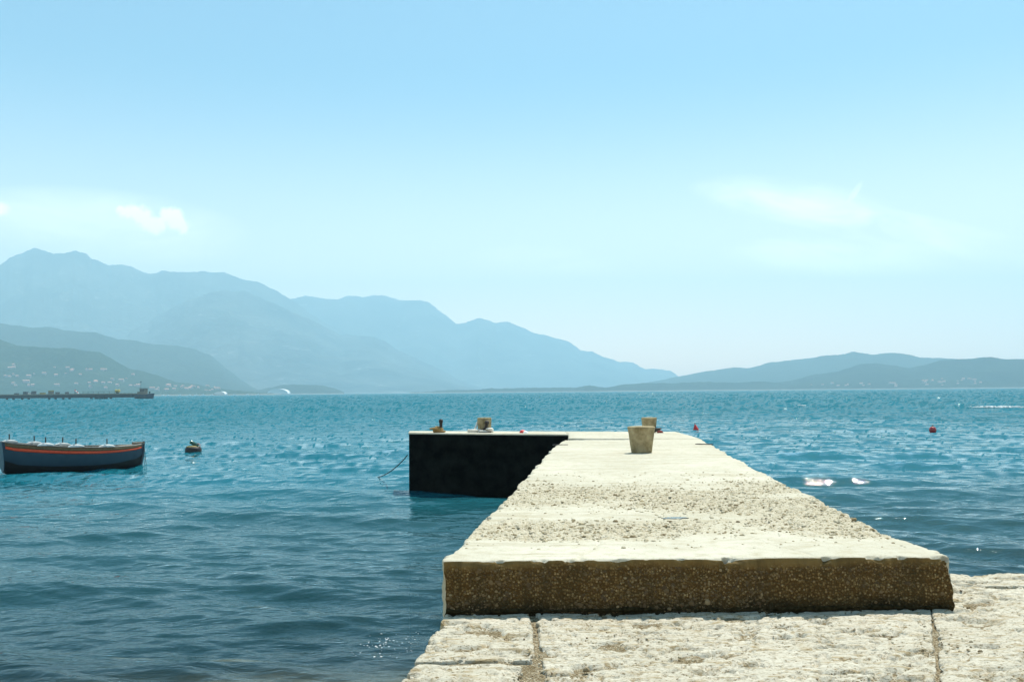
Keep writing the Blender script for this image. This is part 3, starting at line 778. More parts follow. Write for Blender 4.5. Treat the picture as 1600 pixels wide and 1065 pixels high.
# the head: cap slab and dark body
hd = [dp(638, 676), dp(868, 678.3), dp(886, 684.3), dp(1097, 685.8), dp(1080, 680.2), dp(1056, 674.0), dp(639, 673.2)]
hd = [np.array(p[:2]) for p in hd]
def cap(poly, z_top, thick, seed, step=.07):
    """Ring-built cap: edge ring cut fine with small chips, flat top, low lip."""
    pts = []
    for a, b in zip(poly, poly[1:] + poly[:1]):
        m = max(2, int(np.linalg.norm(b - a) / step))
        pts += [a + (b - a) * i / m for i in range(m)]
    P = np.array(pts); c = P.mean(0); m = len(P)
    nx = (fbm(P[:, 0] * 4, P[:, 1] * 4, None, 4, seed) - .5) * .06
    dirv = (P - c) / np.linalg.norm(P - c, axis=1, keepdims=True)
    outer = P + dirv * nx[:, None]
    zj = (fbm(P[:, 0] * 3, P[:, 1] * 3, None, 4, seed + 1) - .5) * .02
    rings = [np.c_[outer, np.full(m, z_top - thick)], np.c_[outer, z_top - .02 + zj], np.c_[outer - dirv * .03, z_top + zj * .5]]
    for k in (.12, .3, .6):
        rings.append(np.c_[P - dirv * .03 + (c - P) * k, z_top + .006 * (fbm(P[:, 0] * 2 + k * 9, P[:, 1] * 2, None, 3, seed) - .5)])
    V_ = np.concatenate(rings + [np.array([[*c, z_top]])])
    F_ = [(k * m + i, k * m + (i + 1) % m, (k + 1) * m + (i + 1) % m, (k + 1) * m + i) for k in range(len(rings) - 1) for i in range(m)]
    last = (len(rings) - 1) * m
    F_ += [(last + i, last + (i + 1) % m, len(V_) - 1) for i in range(m)]
    return V_, F_
def poly_slab(poly, z0, z1): return prism(poly, z0, z1)
hd_ccw = hd
arm_cap = [hd[0], hd[1], hd[1] + (hd[5] - hd[1]) * 0 + np.array([.35, 0.0]), np.array([hd[1][0] + .35, hd[5][1] + (hd[6][1] - hd[5][1]) * ((hd[5][0] - hd[1][0] - .35) / (hd[5][0] - hd[6][0]))]), hd[6]]
head_cap = [arm_cap[2] + np.array([.004, 0]), hd[2] + np.array([.03, .03]), hd[3] + np.array([0, .03]), hd[4], hd[5], arm_cap[3] + np.array([.004, 0])]
obj('arm_cap', cap(arm_cap, DECK_Z + .004, .04, 95), MT['concrete'], pier)
obj('head_cap', cap(head_cap, DECK_Z, .07, 96), MT['concrete'], pier)
cH = np.mean(hd, axis=0)
def shrink(poly, d):
    c = np.mean(poly, axis=0)
    return [p + (c - p) / np.linalg.norm(c - p) * d for p in poly]
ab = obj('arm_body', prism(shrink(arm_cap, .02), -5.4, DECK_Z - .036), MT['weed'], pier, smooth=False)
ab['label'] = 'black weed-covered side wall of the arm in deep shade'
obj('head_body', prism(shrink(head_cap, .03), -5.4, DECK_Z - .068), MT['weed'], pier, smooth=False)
# short slots let into the deck
for (xa, ya, xb, yb) in ((864, 695.3, 887, 694.9), (1088, 693.6, 1113, 694.3)):
    a, b = dp(xa, ya), dp(xb, yb); c = (a + b) / 2
    obj('slot_bar', box((c[0], c[1], DECK_Z + .004), (np.linalg.norm(b - a), .10, .02), math.atan2(b[1] - a[1], b[0] - a[0])), MT['iron'], pier, smooth=False)
# puddle in a hollow of the worn band
pc = dp(1052, 808)
pa = np.linspace(0, 2 * math.pi, 40, endpoint=False)
pr = .03 + .11 * (fbm(np.cos(pa) * 2 + 4, np.sin(pa) * 2 + 4, None, 3, 8))
m_, nt_, out_ = mat('still_water')
principled(nt_, out_, **{'Base Color': (.10, .09, .06, 1), 'Roughness': .04, 'IOR': 1.333, 'Specular IOR Level': .9,
                         'Normal': bump(nt_, NOISE(nt_, pos(nt_), 12, 2), .001)})
pv = np.stack([pc[0] + pr * np.cos(pa) * 1.1, pc[1] + pr * np.sin(pa) * .75, 0 * pa + DECK_Z + deck_disp(np.array([[1.55, pc[1] - Y0, 0.0]]))[0] + .000], -1)
pl = obj('puddle', (np.concatenate([pv, pv - [0, 0, .02]]), [tuple(range(40))] + [(40 + i, 40 + (i + 1) % 40, (i + 1) % 40, i) for i in range(40)]), m_, smooth=False)
props(pl, kind='structure')

# ------------------------------------------------------------------ bollards, bitt and ropes on the pier
def bollard(base, r0, r1, h, label, seed, lip=.03):
    root = empty('bollard', base, label, 'bollard', 'concrete bollards on the pier')
    prof = [(r0 * .97, -.01), (r0, .01)] + [(r0 + (r1 - r0) * k, h * k) for k in np.linspace(.08, .90, 11)] + \
           [(r1, h * .94), (r1 * .99, h * .97), (r1 * .955, h * .992), (r1 * .9, h), (r1 * .5, h + .004), (.01, h + .006)]
    obj('post', lathe(base, prof, 48, .05, seed), MT['bollard'], root)
    return root
b1 = dp(1002.5, 706.5)
bollard(b1, .190, .258, .485, 'large tapered concrete bollard standing alone in the middle of the pier', 3)
b2 = dp(1014.5, 675.5)
bollard(b2, .175, .215, .415, 'tapered concrete bollard at the far end, half hidden by the nearer one', 4)
b3 = dp(757, 675.0)
bollard(b3, .190, .205, .42, 'straight concrete bollard on the arm with white rope around its foot', 5)

def coil(c, r0, r1, turns, rr, zstep, seed, sq=1.0):
    rng = np.random.default_rng(seed)
    m = int(turns * 22)
    a = np.linspace(0, turns * 2 * math.pi, m)
    r = np.linspace(r0, r1, m) + .05 * (fbm(a * .6, a * 0, None, 3, seed) - .5)
    return tube(np.stack([c[0] + r * np.cos(a), c[1] + sq * r * np.sin(a), c[2] + rr + zstep * a / (2 * math.pi) + .02 * fbm(a * .9, a * 0 + 3, None, 2, seed)], -1), rr, 7)
bt = dp(689, 675.6)
bit = empty('mooring_bitt', bt, 'thin black iron mooring post at the left end of the arm', 'bitt')
obj('post', lathe(bt, [(.10, 0), (.10, .03), (.045, .045), (.045, .27), (.06, .30), (.062, .34), (.05, .375), (.02, .39)], 16), MT['iron'], bit)
def heap(c, rx, ry, h, loops, rr, seed):
    """A rope thrown down in uneven, overlapping loops."""
    rng = np.random.default_rng(seed); P = []
    for k in range(loops):
        cx_, cy_ = rng.normal(0, .18, 2) * (rx, ry); q = rng.uniform(.45, 1.0); zc = h * (k / loops) ** 1.2; tl_ = rng.normal(0, .35)
        for t in np.linspace(0, 2 * math.pi, 16, endpoint=False):
            P.append((c[0] + cx_ + rx * q * math.cos(t), c[1] + cy_ + ry * q * math.sin(t), c[2] + rr + max(0, zc * (1.15 - .5 * q) + .3 * h * tl_ * math.cos(t + k))))
    P = np.array(P)
    for _ in range(2): P[1:-1] = (P[:-2] + 2 * P[1:-1] + P[2:]) / 4
    return tube(P, rr, 6)
rp = obj('rope_coil', merge(heap((bt[0] - .07, bt[1], bt[2]), .20, .17, .16, 8, .024, 1),
     tube([(bt[0] - .1, bt[1] - .1, bt[2] + .13), (bt[0] - .22, bt[1] - .1, bt[2] + .14), (bt[0] - .30, bt[1] - .08, bt[2] + .11)], .02)), MT['rope_brown'], origin=np.array(bt))
props(rp, 'coil of brown rope heaped around the black iron post', 'rope')
w0 = np.array([b3[0] + .0, b3[1] - .0, b3[2]])
rp = obj('rope_coil', merge(heap((w0[0] - .26, w0[1] - .18, w0[2]), .20, .13, .09, 6, .024, 5), heap((w0[0] + .15, w0[1] - .26, w0[2]), .11, .10, .15, 6, .024, 6),
     heap((w0[0] - .02, w0[1] - .30, w0[2]), .16, .10, .05, 3, .024, 7),
     tube([w0 + [-.30, -.12, .05], w0 + [-.24, -.10, .16], w0 + [-.21, -.02, .28], w0 + [-.17, .10, .32]], .026)), MT['rope_white'], origin=np.array(w0))
props(rp, 'heap of white rope around the foot of the bollard on the arm', 'rope')
hk0 = w0 + [.05, -.30, 0]
hook = empty('mooring_hook', hk0, 'black iron hook in front of the bollard with white rope', 'hook')
obj('shank', tube([hk0 + [-.10, 0, .02], hk0 + [-.07, 0, .07], hk0 + [-.01, 0, .13], hk0 + [.02, 0, .20], hk0 + [.03, 0, .26]], [.05, .045, .04, .045, .05], 10), MT['iron'], hook)
obj('head', lathe(hk0 + [.03, 0, .22], [(.03, 0), (.062, .03), (.07, .07), (.05, .11), (.02, .125)], 14), MT['iron'], hook)
obj('base_plate', box(hk0 + [-.02, 0, .014], (.34, .2, .028)), MT['iron'], hook, smooth=False)

MT['red'] = simple('faded_red_plastic', (.50, .02, .02), (.62, .045, .035), 14, .45, bd=.001)
MT['dark_red'] = simple('dark_red_cloth', (.10, .012, .01), (.20, .03, .02), 30, .9)
MT['white_paint'] = simple('white_paint', (.72, .72, .70), (.82, .82, .80), 12, .5, bd=.001)
# a dark rope and a red rag beside the far bollard
g = b2 + np.array([.20, -.12, 0])
rp = obj('rope_coil', merge(coil((g[0], g[1], g[2]), .05, .10, 3, .02, .03, 8), tube([g + [-.02, 0, .1], g + [-.08, .02, .18], g + [-.14, .04, .22]], .022)), MT['rope_dark'], origin=np.array(g))
props(rp, 'small dark rope looped beside the far end bollard', 'rope')
def rag(c, r, mtl, label, seed, hz=.06):
    a = np.linspace(0, 2 * math.pi, 20, endpoint=False)
    rings = []
    for k, (q, z) in enumerate(((1, .0), (.92, .5), (.7, .85), (.35, 1.0), (.06, 1.05))):
        rr = r * q * (.7 + .6 * fbm(np.cos(a) * 2 + 5, np.sin(a) * 2 + 5, np.full(20, k * .4), 3, seed))
        rings.append(np.stack([c[0] + rr * np.cos(a), c[1] + rr * np.sin(a), c[2] + hz * z * (.7 + .6 * fbm(np.cos(a) * 3 + 5, np.sin(a) * 3 + 5, np.full(20, k * .7), 2, seed + 1))], -1))
    V_ = np.concatenate(rings)
    F_ = [(k * 20 + i, k * 20 + (i + 1) % 20, (k + 1) * 20 + (i + 1) % 20, (k + 1) * 20 + i) for k in range(4) for i in range(20)] + [tuple(range(80, 100))]
    return props(obj('cloth', (V_, F_), mtl, origin=np.array(c)), label, 'cloth')
rag(g + np.array([.06, -.16, 0]), .085, MT['dark_red'], 'dark red cloth lying beside the far end bollard', 3)
rag(dp(817, 676.3), .09, MT['red'], 'small red cloth lying on the arm of the pier', 6, .08)
c_ = dp(821.5, 676.6)
rag(c_, .07, MT['white_paint'], 'small white cloth lying beside the red one on the arm', 9, .06)

# mooring line from the arm's corner down into the water
a0 = at_y(636.5, 711, hd[0][1] + .35); a1 = at_z(585, 745, 0.0)
tt = np.linspace(0, 1, 24)[:, None]
line = a0 * (1 - tt) + np.array([a1[0], a1[1], -.03]) * tt
line[:, 2] -= .55 * (tt * (1 - tt))[:, 0]
ln_ = obj('mooring_line', tube(line, .016, 6), MT['rope_dark'], origin=a0)
props(ln_, 'thin dark line slanting from the corner of the arm into the water', 'rope')

# ------------------------------------------------------------------ rowing boat
MT['hull'] = simple('blue_grey_hull_paint', (.020, .044, .068), (.027, .054, .080), 3, .42, bd=.002)
MT['bottom'] = simple('black_bottom_paint', (.006, .006, .007), (.014, .013, .012), 6, .5)
MT['varnish'] = simple('brown_varnished_wood', (.10, .065, .03), (.17, .115, .05), 18, .5)
MT['orange'] = simple('orange_red_paint', (.62, .052, .016), (.72, .085, .024), 9, .45, bd=.001)
MT['wood_grey'] = simple('weathered_wood', (.16, .13, .10), (.26, .22, .17), 22, .8)
MT['inner'] = simple('pale_inner_paint', (.55, .57, .56), (.70, .71, .69), 8, .6)
MT['rail'] = simple('grey_rail_paint', (.15, .15, .14), (.24, .24, .22), 8, .6)
pS = at_z(6, 739.5, 0.0); pB = at_z(215.5, 728, 0.0)
bl = np.linalg.norm((pB - pS)[:2]); yaw = math.atan2(pB[1] - pS[1], pB[0] - pS[0])
print('boat length', bl, 'yaw', math.degrees(yaw), pS, pB)
boat = empty('rowing_boat', (pS[0], pS[1], 0), 'blue-grey wooden rowing boat with an orange stripe afloat on the left', 'boat')
ey = np.array([-math.sin(yaw), math.cos(yaw)]); ex = np.array([math.cos(yaw), math.sin(yaw)])
LB = bl + .12
def bw(p):                                       # boat frame -> world: x forward, y to port, z up
    p = np.atleast_2d(p)
    return np.c_[pS[0] + p[:, 0] * ex[0] + p[:, 1] * ey[0], pS[1] + p[:, 0] * ex[1] + p[:, 1] * ey[1], p[:, 2]]
st_n, sec_n = 40, 22
def beam(u): return .86 * (np.clip(1 - np.abs((u - .42) / .62) ** 2.4, 0, 1) ** .75) * (1 - sstep(.86, 1.0, u) * .55) if True else 0
def hb(u):                                       # half breadth at the sheer
    return np.interp(u, [0, .1, .25, .45, .6, .75, .87, .95, 1.0], [.66, .75, .83, .87, .84, .70, .46, .22, .03])
def sheer(u): return np.interp(u, [0, .06, .2, .4, .6, .8, .92, 1.0], [1.20, 1.13, 1.03, .93, .87, .85, .86, .90])
def keel(u): return np.interp(u, [0, .08, .3, .8, .95, 1.0], [.02, -.22, -.32, -.30, -.18, .05])
def sect(u, q, extra=0.0):                       # q 0 at the keel, 1 at the sheer
    b = hb(u); k = keel(u); s = sheer(u)
    e = .50 + .35 * sstep(.6, 1, u) + .12 * (1 - sstep(0, .2, u))
    y = (b + extra) * (np.sin(np.clip(q, 0, 1.05) * math.pi / 2) ** (e * 1.25))
    return y, k + (s - k) * (q ** (1.35 - .25 * sstep(.6, 1, u)))
def rake(u, z): return u * LB - .30 * (1 - sstep(0, .25, u)) * (np.clip(z, 0, 2)) * .55 + .10 * sstep(.8, 1, u) * np.clip(z, -.3, 2)
def strip(q0, q1, extra, nq, u0=0.0, u1=1.0):
    parts = []
    us = np.linspace(u0, u1, st_n); qs = np.linspace(q0, q1, nq)
    for sgn in (1, -1):
        Uu, Q = np.meshgrid(us, qs)
        y, z = sect(Uu, Q, extra)
        V_ = bw(np.stack([rake(Uu, z), sgn * y, z], -1).reshape(-1, 3))
        f = grid_faces(nq, st_n)
        parts.append((V_, f if sgn < 0 else f[:, ::-1]))
    return merge(*parts)
def solid_strip(q0, q1, out, u0, u1):            # a rubbing band with thickness lying on the planking
    parts = []
    us = np.linspace(u0, u1, st_n)
    for sgn in (1, -1):
        rows = []
        for q, ex_ in ((q0, 0), (q0, out), (q1, out), (q1, 0)):
            y, z = sect(us, np.full_like(us, q), ex_)
            rows.append(np.stack([rake(us, z), sgn * y, z], -1))
        V_ = bw(np.array(rows).reshape(-1, 3)); f = grid_faces(4, st_n)
        caps = np.array([[0, st_n, 2 * st_n, 3 * st_n], [3 * st_n + st_n - 1, 2 * st_n + st_n - 1, 2 * st_n - 1, st_n - 1]])
        parts.append((V_, np.concatenate([f, caps])))
    return merge(*parts)
QW = .52                                          # just above the waterline
obj('bottom', strip(0, QW, 0, 12), MT['bottom'], boat)
hull = obj('hull', strip(QW, 1.0, .001, 12), MT['hull'], boat)
obj('inner_shell', strip(.15, 1.0, -.035, 12), MT['rail'], boat)
obj('upper_strake', solid_strip(.905, .99, .016, .012, .985), MT['varnish'], hull)
obj('stripe', solid_strip(.842, .905, .022, .012, .985), MT['orange'], hull)
us = np.linspace(0, 1, st_n)
gp = []
for sgn in (1, -1):
    rows = []
    for q, dy, dz in ((1, .028, -.012), (1, .028, .022), (1, -.055, .022), (1, -.055, -.012)):
        y, z = sect(us, np.ones_like(us)); rows.append(np.stack([rake(us, z), sgn * np.maximum(y + dy, .004), z + dz], -1))
    rows.append(rows[0])
    gp.append((bw(np.array(rows).reshape(-1, 3)), grid_faces(5, st_n)))
rail = obj('gunwale', merge(*gp), MT['rail'], boat)
qs = np.linspace(0, 1, 14)
y, z = sect(np.zeros(14), qs)
xs = rake(np.zeros(14), z)
tv = np.concatenate([np.stack([xs, y, z], -1), np.stack([xs, -y, z], -1)])
tv2 = tv - [.035, 0, 0]
tf = [(i, i + 1, 15 + i, 14 + i) for i in range(13)]
obj('transom', merge((bw(tv), tf), (bw(tv2), [f[::-1] for f in tf]), (np.concatenate([bw(tv), bw(tv2)]), [(13, 27, 55, 41)] + [(i, i + 1, 29 + i, 28 + i) for i in range(13)] + [(15 + i, 14 + i, 42 + i, 43 + i) for i in range(13)])), MT['hull'], boat, smooth=False)
for u in (.22, .46, .70):
    y, z = sect(np.array([u]), np.array([.80]))
    obj('thwart', (bw(box((u * LB, 0, z[0]), (.24, 2 * y[0] - .06, .04))[0]), box((0, 0, 0), (1, 1, 1))[1]), MT['inner'], boat, smooth=False)
obj('foredeck', (bw(np.array([(.84 * LB, .52, .80), (.84 * LB, -.52, .80), (LB, -.04, .86), (LB, .04, .86), (.84 * LB, .52, .84), (.84 * LB, -.52, .84), (LB + .03, -.04, .895), (LB + .03, .04, .895)])),
     [(3, 2, 1, 0), (4, 5, 6, 7), (0, 1, 5, 4), (1, 2, 6, 5), (2, 3, 7, 6), (3, 0, 4, 7)]), MT['wood_grey'], boat, smooth=False)
sq = [(LB * .965, 0, keel(.95)), (LB + .015, 0, .05), (LB + .075, 0, .5), (LB + .10, 0, .90), (LB + .105, 0, 1.0)]
obj('stem', tube(bw(np.array(sq)), [.04, .045, .045, .05, .05], 8), MT['hull'], boat)
obj('stem_head', (bw(box((LB - .12, 0, .935), (.42, .26, .08))[0]), box((0, 0, 0), (1, 1, 1))[1]), MT['wood_grey'], boat, smooth=False)
def pad_and_pin(px, side, pad):
    # position along the rail from the photograph: the near rail is starboard (-y)
    best, bu = 1e9, 0
    for u in np.linspace(.02, .95, 300):
        y_, z_ = sect(np.array([u]), np.array([1.0]))
        q = bw(np.array([[rake(np.array([u]), z_)[0], side * y_[0], z_[0]]]))[0]
        e = abs(project(q)[0] - px)
        if e < best: best, bu = e, u
    y_, z_ = sect(np.array([bu]), np.array([1.0])); x_ = rake(np.array([bu]), z_)[0]
    c = np.array([x_, side * (y_[0] - .015), z_[0]])
    if pad:
        w = np.linspace(-.30, .30, 13); rows = []
        for dy, top in ((.045, 0), (.045, 1), (-.045, 1), (-.045, 0), (.045, 0)):
            hz_ = .085 * np.cos(np.clip(np.abs(w) / .30, 0, 1) * math.pi / 2) ** .7
            rows.append(np.stack([c[0] + w, c[1] + side * dy + 0 * w, c[2] + .022 + (hz_ if top else -.02) + 0 * w], -1))
        obj('oarlock_pad', (bw(np.array(rows).reshape(-1, 3)), grid_faces(5, 13)), MT['inner'], rail)
    h = .085 if pad else .02
    obj('thole_pin', tube(bw(np.array([c + [0, 0, 0], c + [0, 0, h + .10], c + [0, 0, h + .235]])), [.020, .022, .024], 8), MT['iron'], rail)
for px in (71.5, 119, 167): pad_and_pin(px, -1, True)
for px in (14.5, 53, 98): pad_and_pin(px, 1, True)
bow = bw(np.array([[LB + .10, 0, .97]]))[0]
for k, (px, py, lab) in enumerate(((229, 728, 'taut mooring line falling from the bow of the rowing boat'), (226, 726, 'slack second line hanging close under the boat bow'))):
    e_ = at_z(px, py, 0.0); e_ = np.array([e_[0], e_[1], -.05])
    t = np.linspace(0, 1, 16)[:, None]
    L_ = (bow - [0, 0, .12 * k]) * (1 - t) + e_ * t; L_[:, 2] -= (.05 + .25 * k) * (t * (1 - t))[:, 0] * 2
    props(obj('boat_line', tube(L_, .012, 6), MT['rope_dark'] if k == 0 else MT['wood_grey'], origin=bow), lab, 'rope')

# ------------------------------------------------------------------ buoys
MT['drum'] = simple('tarred_drum', (.010, .009, .010), (.025, .02, .02), 9, .55)
MT['ochre'] = simple('ochre_lid', (.20, .155, .05), (.30, .24, .09), 8, .7)
MT['green_tube'] = simple('green_plastic', (.006, .07, .045), (.012, .10, .07), 10, .18, bd=.0005, spec=.8)
MT['pink'] = simple('faded_pink_rope', (.45, .22, .20), (.6, .34, .3), 30, .8)
q = at_z(302, 707.5, 0.0)
by = empty('drum_buoy', (q[0], q[1], 0), 'dark round mooring buoy carrying a green cylinder, right of the boat', 'buoy')
obj('float', lathe((q[0], q[1], 0), [(.25, -.25), (.36, -.12), (.395, .05), (.395, .20), (.37, .27), (.33, .30)], 28), MT['drum'], by)
obj('lid', lathe((q[0] - .03, q[1], .298), [(.33, 0), (.27, .045), (.15, .075), (.02, .085)], 24), MT['ochre'], by)
ax = np.array([.86, .12, -.48])
tb = lathe((q[0] - .13, q[1] - .05, .56), [(.05, -.02), (.088, .0), (.09, .02), (.09, .40), (.075, .43), (.03, .44)], 18, axis=ax)
obj('green_cylinder', tb, MT['green_tube'], by)
obj('strap', tube([(q[0] + .25 + .10 * math.cos(a), q[1] - .06, .36 + .11 * math.sin(a)) for a in np.linspace(0, 6.28, 14, endpoint=False)], .022, 6, True), MT['pink'], by)
q = at_z(1087.5, 671.5, 0.0)
by = empty('cone_buoy', (q[0], q[1], 0), 'small bright red cone-shaped buoy beyond the end of the pier', 'buoy')
obj('float', lathe((q[0], q[1], 0), [(.14, -.12), (.20, -.03), (.205, .03), (.19, .08), (.12, .23), (.06, .36), (.03, .42)], 20, axis=(-.16, 0, 1)), MT['red'], by)
obj('top_eye', tube([(q[0] - .07 + .035 * math.cos(a), q[1], .46 + .045 * math.sin(a)) for a in np.linspace(0, 6.28, 12, endpoint=False)], .012, 6, True), MT['dark_red'], by)
q = at_z(1457.5, 674.5, 0.0)
by = empty('ball_buoy', (q[0], q[1], 0), 'dark red ball buoy with a dark top knob, out on the right', 'buoy')
MT['ball_red'] = simple('glossy_dark_red', (.26, .012, .012), (.34, .02, .02), 10, .16, bd=.0005, spec=.7)
obj('float', lathe((q[0], q[1], .13), [(.03, -.235)] + [(.235 * math.cos(a), .235 * math.sin(a)) for a in np.linspace(-1.35, 1.35, 13)] + [(.03, .235)], 22), MT['ball_red'], by)
obj('top_knob', lathe((q[0], q[1], .35), [(.06, 0), (.06, .05), (.035, .09), (.01, .10)], 12), MT['drum'], by)

# ------------------------------------------------------------------ long jetty with a workboat, far left
MT['jetty'] = simple('dark_jetty_side', (.014, .018, .020), (.03, .034, .034), .5, .9)
MT['jetty_top'] = simple('jetty_deck', (.16, .15, .11), (.24, .22, .16), .4, .9)
MT['dull_blue'] = simple('dark_blue_hull', (.012, .022, .045), (.02, .035, .06), 1, .6)
MT['cabin'] = simple('brown_cabin_paint', (.13, .10, .07), (.19, .15, .10), 1, .7)
MT['yellow'] = simple('dull_yellow_paint', (.34, .27, .05), (.44, .36, .08), 1, .7)
MT['grey_m'] = simple('grey_crate', (.07, .075, .085), (.12, .12, .13), 1, .8)
MT['glass_d'] = simple('dark_window', (.01, .015, .02), (.02, .025, .03), 2, .15, bd=.0001)
jr = at_y(212, 612, 800.0); jl = at_y(-140, 612, 900.0)
jd = (jr - jl)[:2]; jlen = np.linalg.norm(jd); jd = jd / jlen; jn = np.array([-jd[1], jd[0]]); jrz = math.atan2(jd[1], jd[0])
def J(a, b, z): return np.array([jl[0] + jd[0] * a + jn[0] * b, jl[1] + jd[1] * a + jn[1] * b, z])
def J_of_px(px):
    lo, hi = 0.0, jlen + 40
    for _ in range(40):
        mid = (lo + hi) / 2
        if project(J(mid, -4, 2))[0] < px: lo = mid
        else: hi = mid
    return lo
jet = empty('jetty', tuple(J(jlen / 2, 0, 0)), 'long low dark jetty standing out from the left edge', 'jetty')
obj('deck', box(J(jlen / 2, 0, 4.15), (jlen, 9, .9), jrz), MT['jetty_top'], jet, smooth=False)
obj('side_beam', box(J(jlen / 2, 0, 2.35), (jlen - .4, 8.6, 2.7), jrz), MT['jetty'], jet, smooth=False)
for px in (-60, -20, 10, 34, 76, 98, 142, 149, 156, 163):
    a_ = J_of_px(px)
    for b_ in (-3.4, 3.4): obj('pile', lathe(J(a_, b_, -4.5), [(1.0, 0), (1.0, 5.6), (1.3, 5.8)], 10), MT['jetty'], jet)
ra, rb = J_of_px(118), J_of_px(168)
rails = []
for z_ in (5.7, 6.4): rails.append(box(J((ra + rb) / 2, 3.9, z_), (rb - ra, .12, .12), jrz))
obj('handrail', merge(*rails), MT['jetty'], jet, smooth=False)
for k in range(7): obj('rail_post', box(J(ra + (rb - ra) * k / 6, 3.9, 5.5), (.16, .16, 1.9), jrz), MT['jetty'], jet, smooth=False)
JT = 4.6
def crate(px, w, h, mtl, label, dark=None):
    a_ = J_of_px(px); c = J(a_, -1.5, JT)
    r_ = empty('crate', tuple(c), label, 'crate', 'crates and gear on the jetty')
    obj('box_body', box(c + [0, 0, h * .42], (w, 2.4, h * .84), jrz), mtl, r_, smooth=False)
    obj('lid', box(c + [0, 0, h * .92], (w * 1.06, 2.6, h * .16), jrz), dark or MT['grey_m'], r_, smooth=False)
crate(36, 3.4, 2.2, MT['grey_m'], 'dark crate on the jetty, leftmost of the close pair')
crate(49, 3.6, 2.6, MT['grey_m'], 'dark crate on the jetty, right one of the close pair')
crate(43, 2.2, 1.2, MT['white_paint'], 'low pale box between the two dark crates on the jetty')
crate(76, 3.8, 3.0, MT['cabin'], 'tall brown crate in the middle of the jetty', MT['yellow'])
crate(63, 4.4, 1.2, MT['yellow'], 'low yellow box left of the tall brown crate')
crate(86, 2.6, 1.6, MT['grey_m'], 'small dark crate just right of the tall brown crate')
crate(101, 2.0, 1.6, MT['grey_m'], 'small lone dark crate left of the striped barrier')
crate(22, 3.4, 1.0, MT['grey_m'], 'flat dark box near the left end of the jetty')
# striped barrier: a slanting red and white board
a_ = J_of_px(117); c = J(a_, -2, JT)
bar = empty('striped_barrier', tuple(c), 'slanting red and white barrier board on the jetty', 'barrier')
for k in range(4):
    p0 = c + np.array([jd[0] * (-2.2 + 1.1 * k), jd[1] * (-2.2 + 1.1 * k), 3.0 - .72 * k]); p1 = c + np.array([jd[0] * (-1.1 + 1.1 * k), jd[1] * (-1.1 + 1.1 * k), 3.0 - .72 * (k + 1)])
    obj('board', tube([p0, p1], .5, 4), MT['red'] if k % 2 == 0 else MT['white_paint'], bar, smooth=False)
obj('leg', tube([c + [jd[0] * -2, jd[1] * -2, 3.0], c + [jd[0] * -2.4, jd[1] * -2.4, 0]], .15, 6), MT['jetty'], bar)
obj('leg', tube([c + [jd[0] * -1.5, jd[1] * -1.5, 3.6], c + [jd[0] * -1.2, jd[1] * -1.2, 0]], .12, 6), MT['jetty'], bar)
a_ = J_of_px(180); c = J(a_, -1.5, JT)
kb = empty('winch', tuple(c), 'yellow winch on a foot near the right end of the jetty', 'winch')
obj('foot', box(c + [0, 0, .5], (1.6, 1.6, 1.0), jrz), MT['jetty'], kb, smooth=False)
obj('drum', lathe(c + [jd[0] * -1.8, jd[1] * -1.8, 2.0], [(.4, 0), (1.3, .05), (1.3, .5), (1.0, .6), (1.0, 3.0), (1.3, 3.1), (1.3, 3.55), (.4, 3.6)], 16, axis=(jd[0], jd[1], 0)), MT['yellow'], kb)
# workboat at the jetty's end
wc = J(J_of_px(222), -2, 0)
wbt = empty('workboat', (wc[0], wc[1], 0), 'dark workboat with a brown wheelhouse at the right end of the jetty', 'boat')
def WB(x, y, z): return np.array([wc[0] + jd[0] * x + jn[0] * y, wc[1] + jd[1] * x + jn[1] * y, z])
rows = []
ux = np.linspace(-7.0, 10.8, 18)
for (q, z0) in ((.55, -1.0), (.85, .6), (1.0, 2.6), (1.03, 3.4)):
    hbx = 3.0 * q * np.clip(1 - np.clip((ux - 2) / 9.2, 0, 1) ** 2.2, .03, 1)
    sh_ = .9 * sstep(2, 11, ux) * (z0 > 1) + z0
    xx = ux + (z0 - 3) * .35 * sstep(4, 10.8, ux)
    rows.append(np.stack([xx, hbx, sh_], -1))
prt = []
for sgn in (1, -1):
    V_ = np.array([[WB(p[0], sgn * p[1], p[2]) for p in r_] for r_ in rows]).reshape(-1, 3)
    prt.append((V_, grid_faces(4, 18)))
obj('hull', merge(*prt), MT['dull_blue'], wbt)
obj('deck', merge((np.array([WB(p[0], s_ * p[1] * .98, p[2] - .25) for s_ in (1, -1) for p in rows[3]]), [(i, i + 1, 19 + i, 18 + i) for i in range(17)])), MT['jetty_top'], wbt, smooth=False)
obj('stern_plate', box(WB(-6.95, 0, 1.6), (.3, 5.9, 3.2), jrz), MT['dull_blue'], wbt, smooth=False)
wh = obj('wheelhouse', box(WB(-.3, 0, 5.6), (5.2, 3.8, 5.2), jrz, .97), MT['cabin'], wbt, smooth=False)
obj('wheelhouse_roof', box(WB(-.3, 0, 8.35), (6.0, 4.4, .35), jrz), MT['grey_m'], wbt, smooth=False)
for x_ in (-1.9, -.3, 1.3): obj('window', box(WB(x_, -1.93, 6.7), (1.15, .12, 1.1), jrz), MT['glass_d'], wh, smooth=False)
obj('aft_locker', box(WB(-4.5, 0, 4.2), (2.4, 3.0, 3.0), jrz), MT['cabin'], wbt, smooth=False)
obj('mast', lathe(WB(-3.2, 0, 3.2), [(.16, 0), (.12, 8.6), (.12, 10.2), (.42, 10.3), (.42, 11.0), (.1, 11.2)], 8), MT['jetty'], wbt)
obj('capstan', lathe(WB(6.0, 0, 3.6), [(.8, 0), (.8, .5), (.45, .8), (.45, 1.6), (.8, 1.9), (.8, 2.3)], 12), MT['jetty'], wbt)
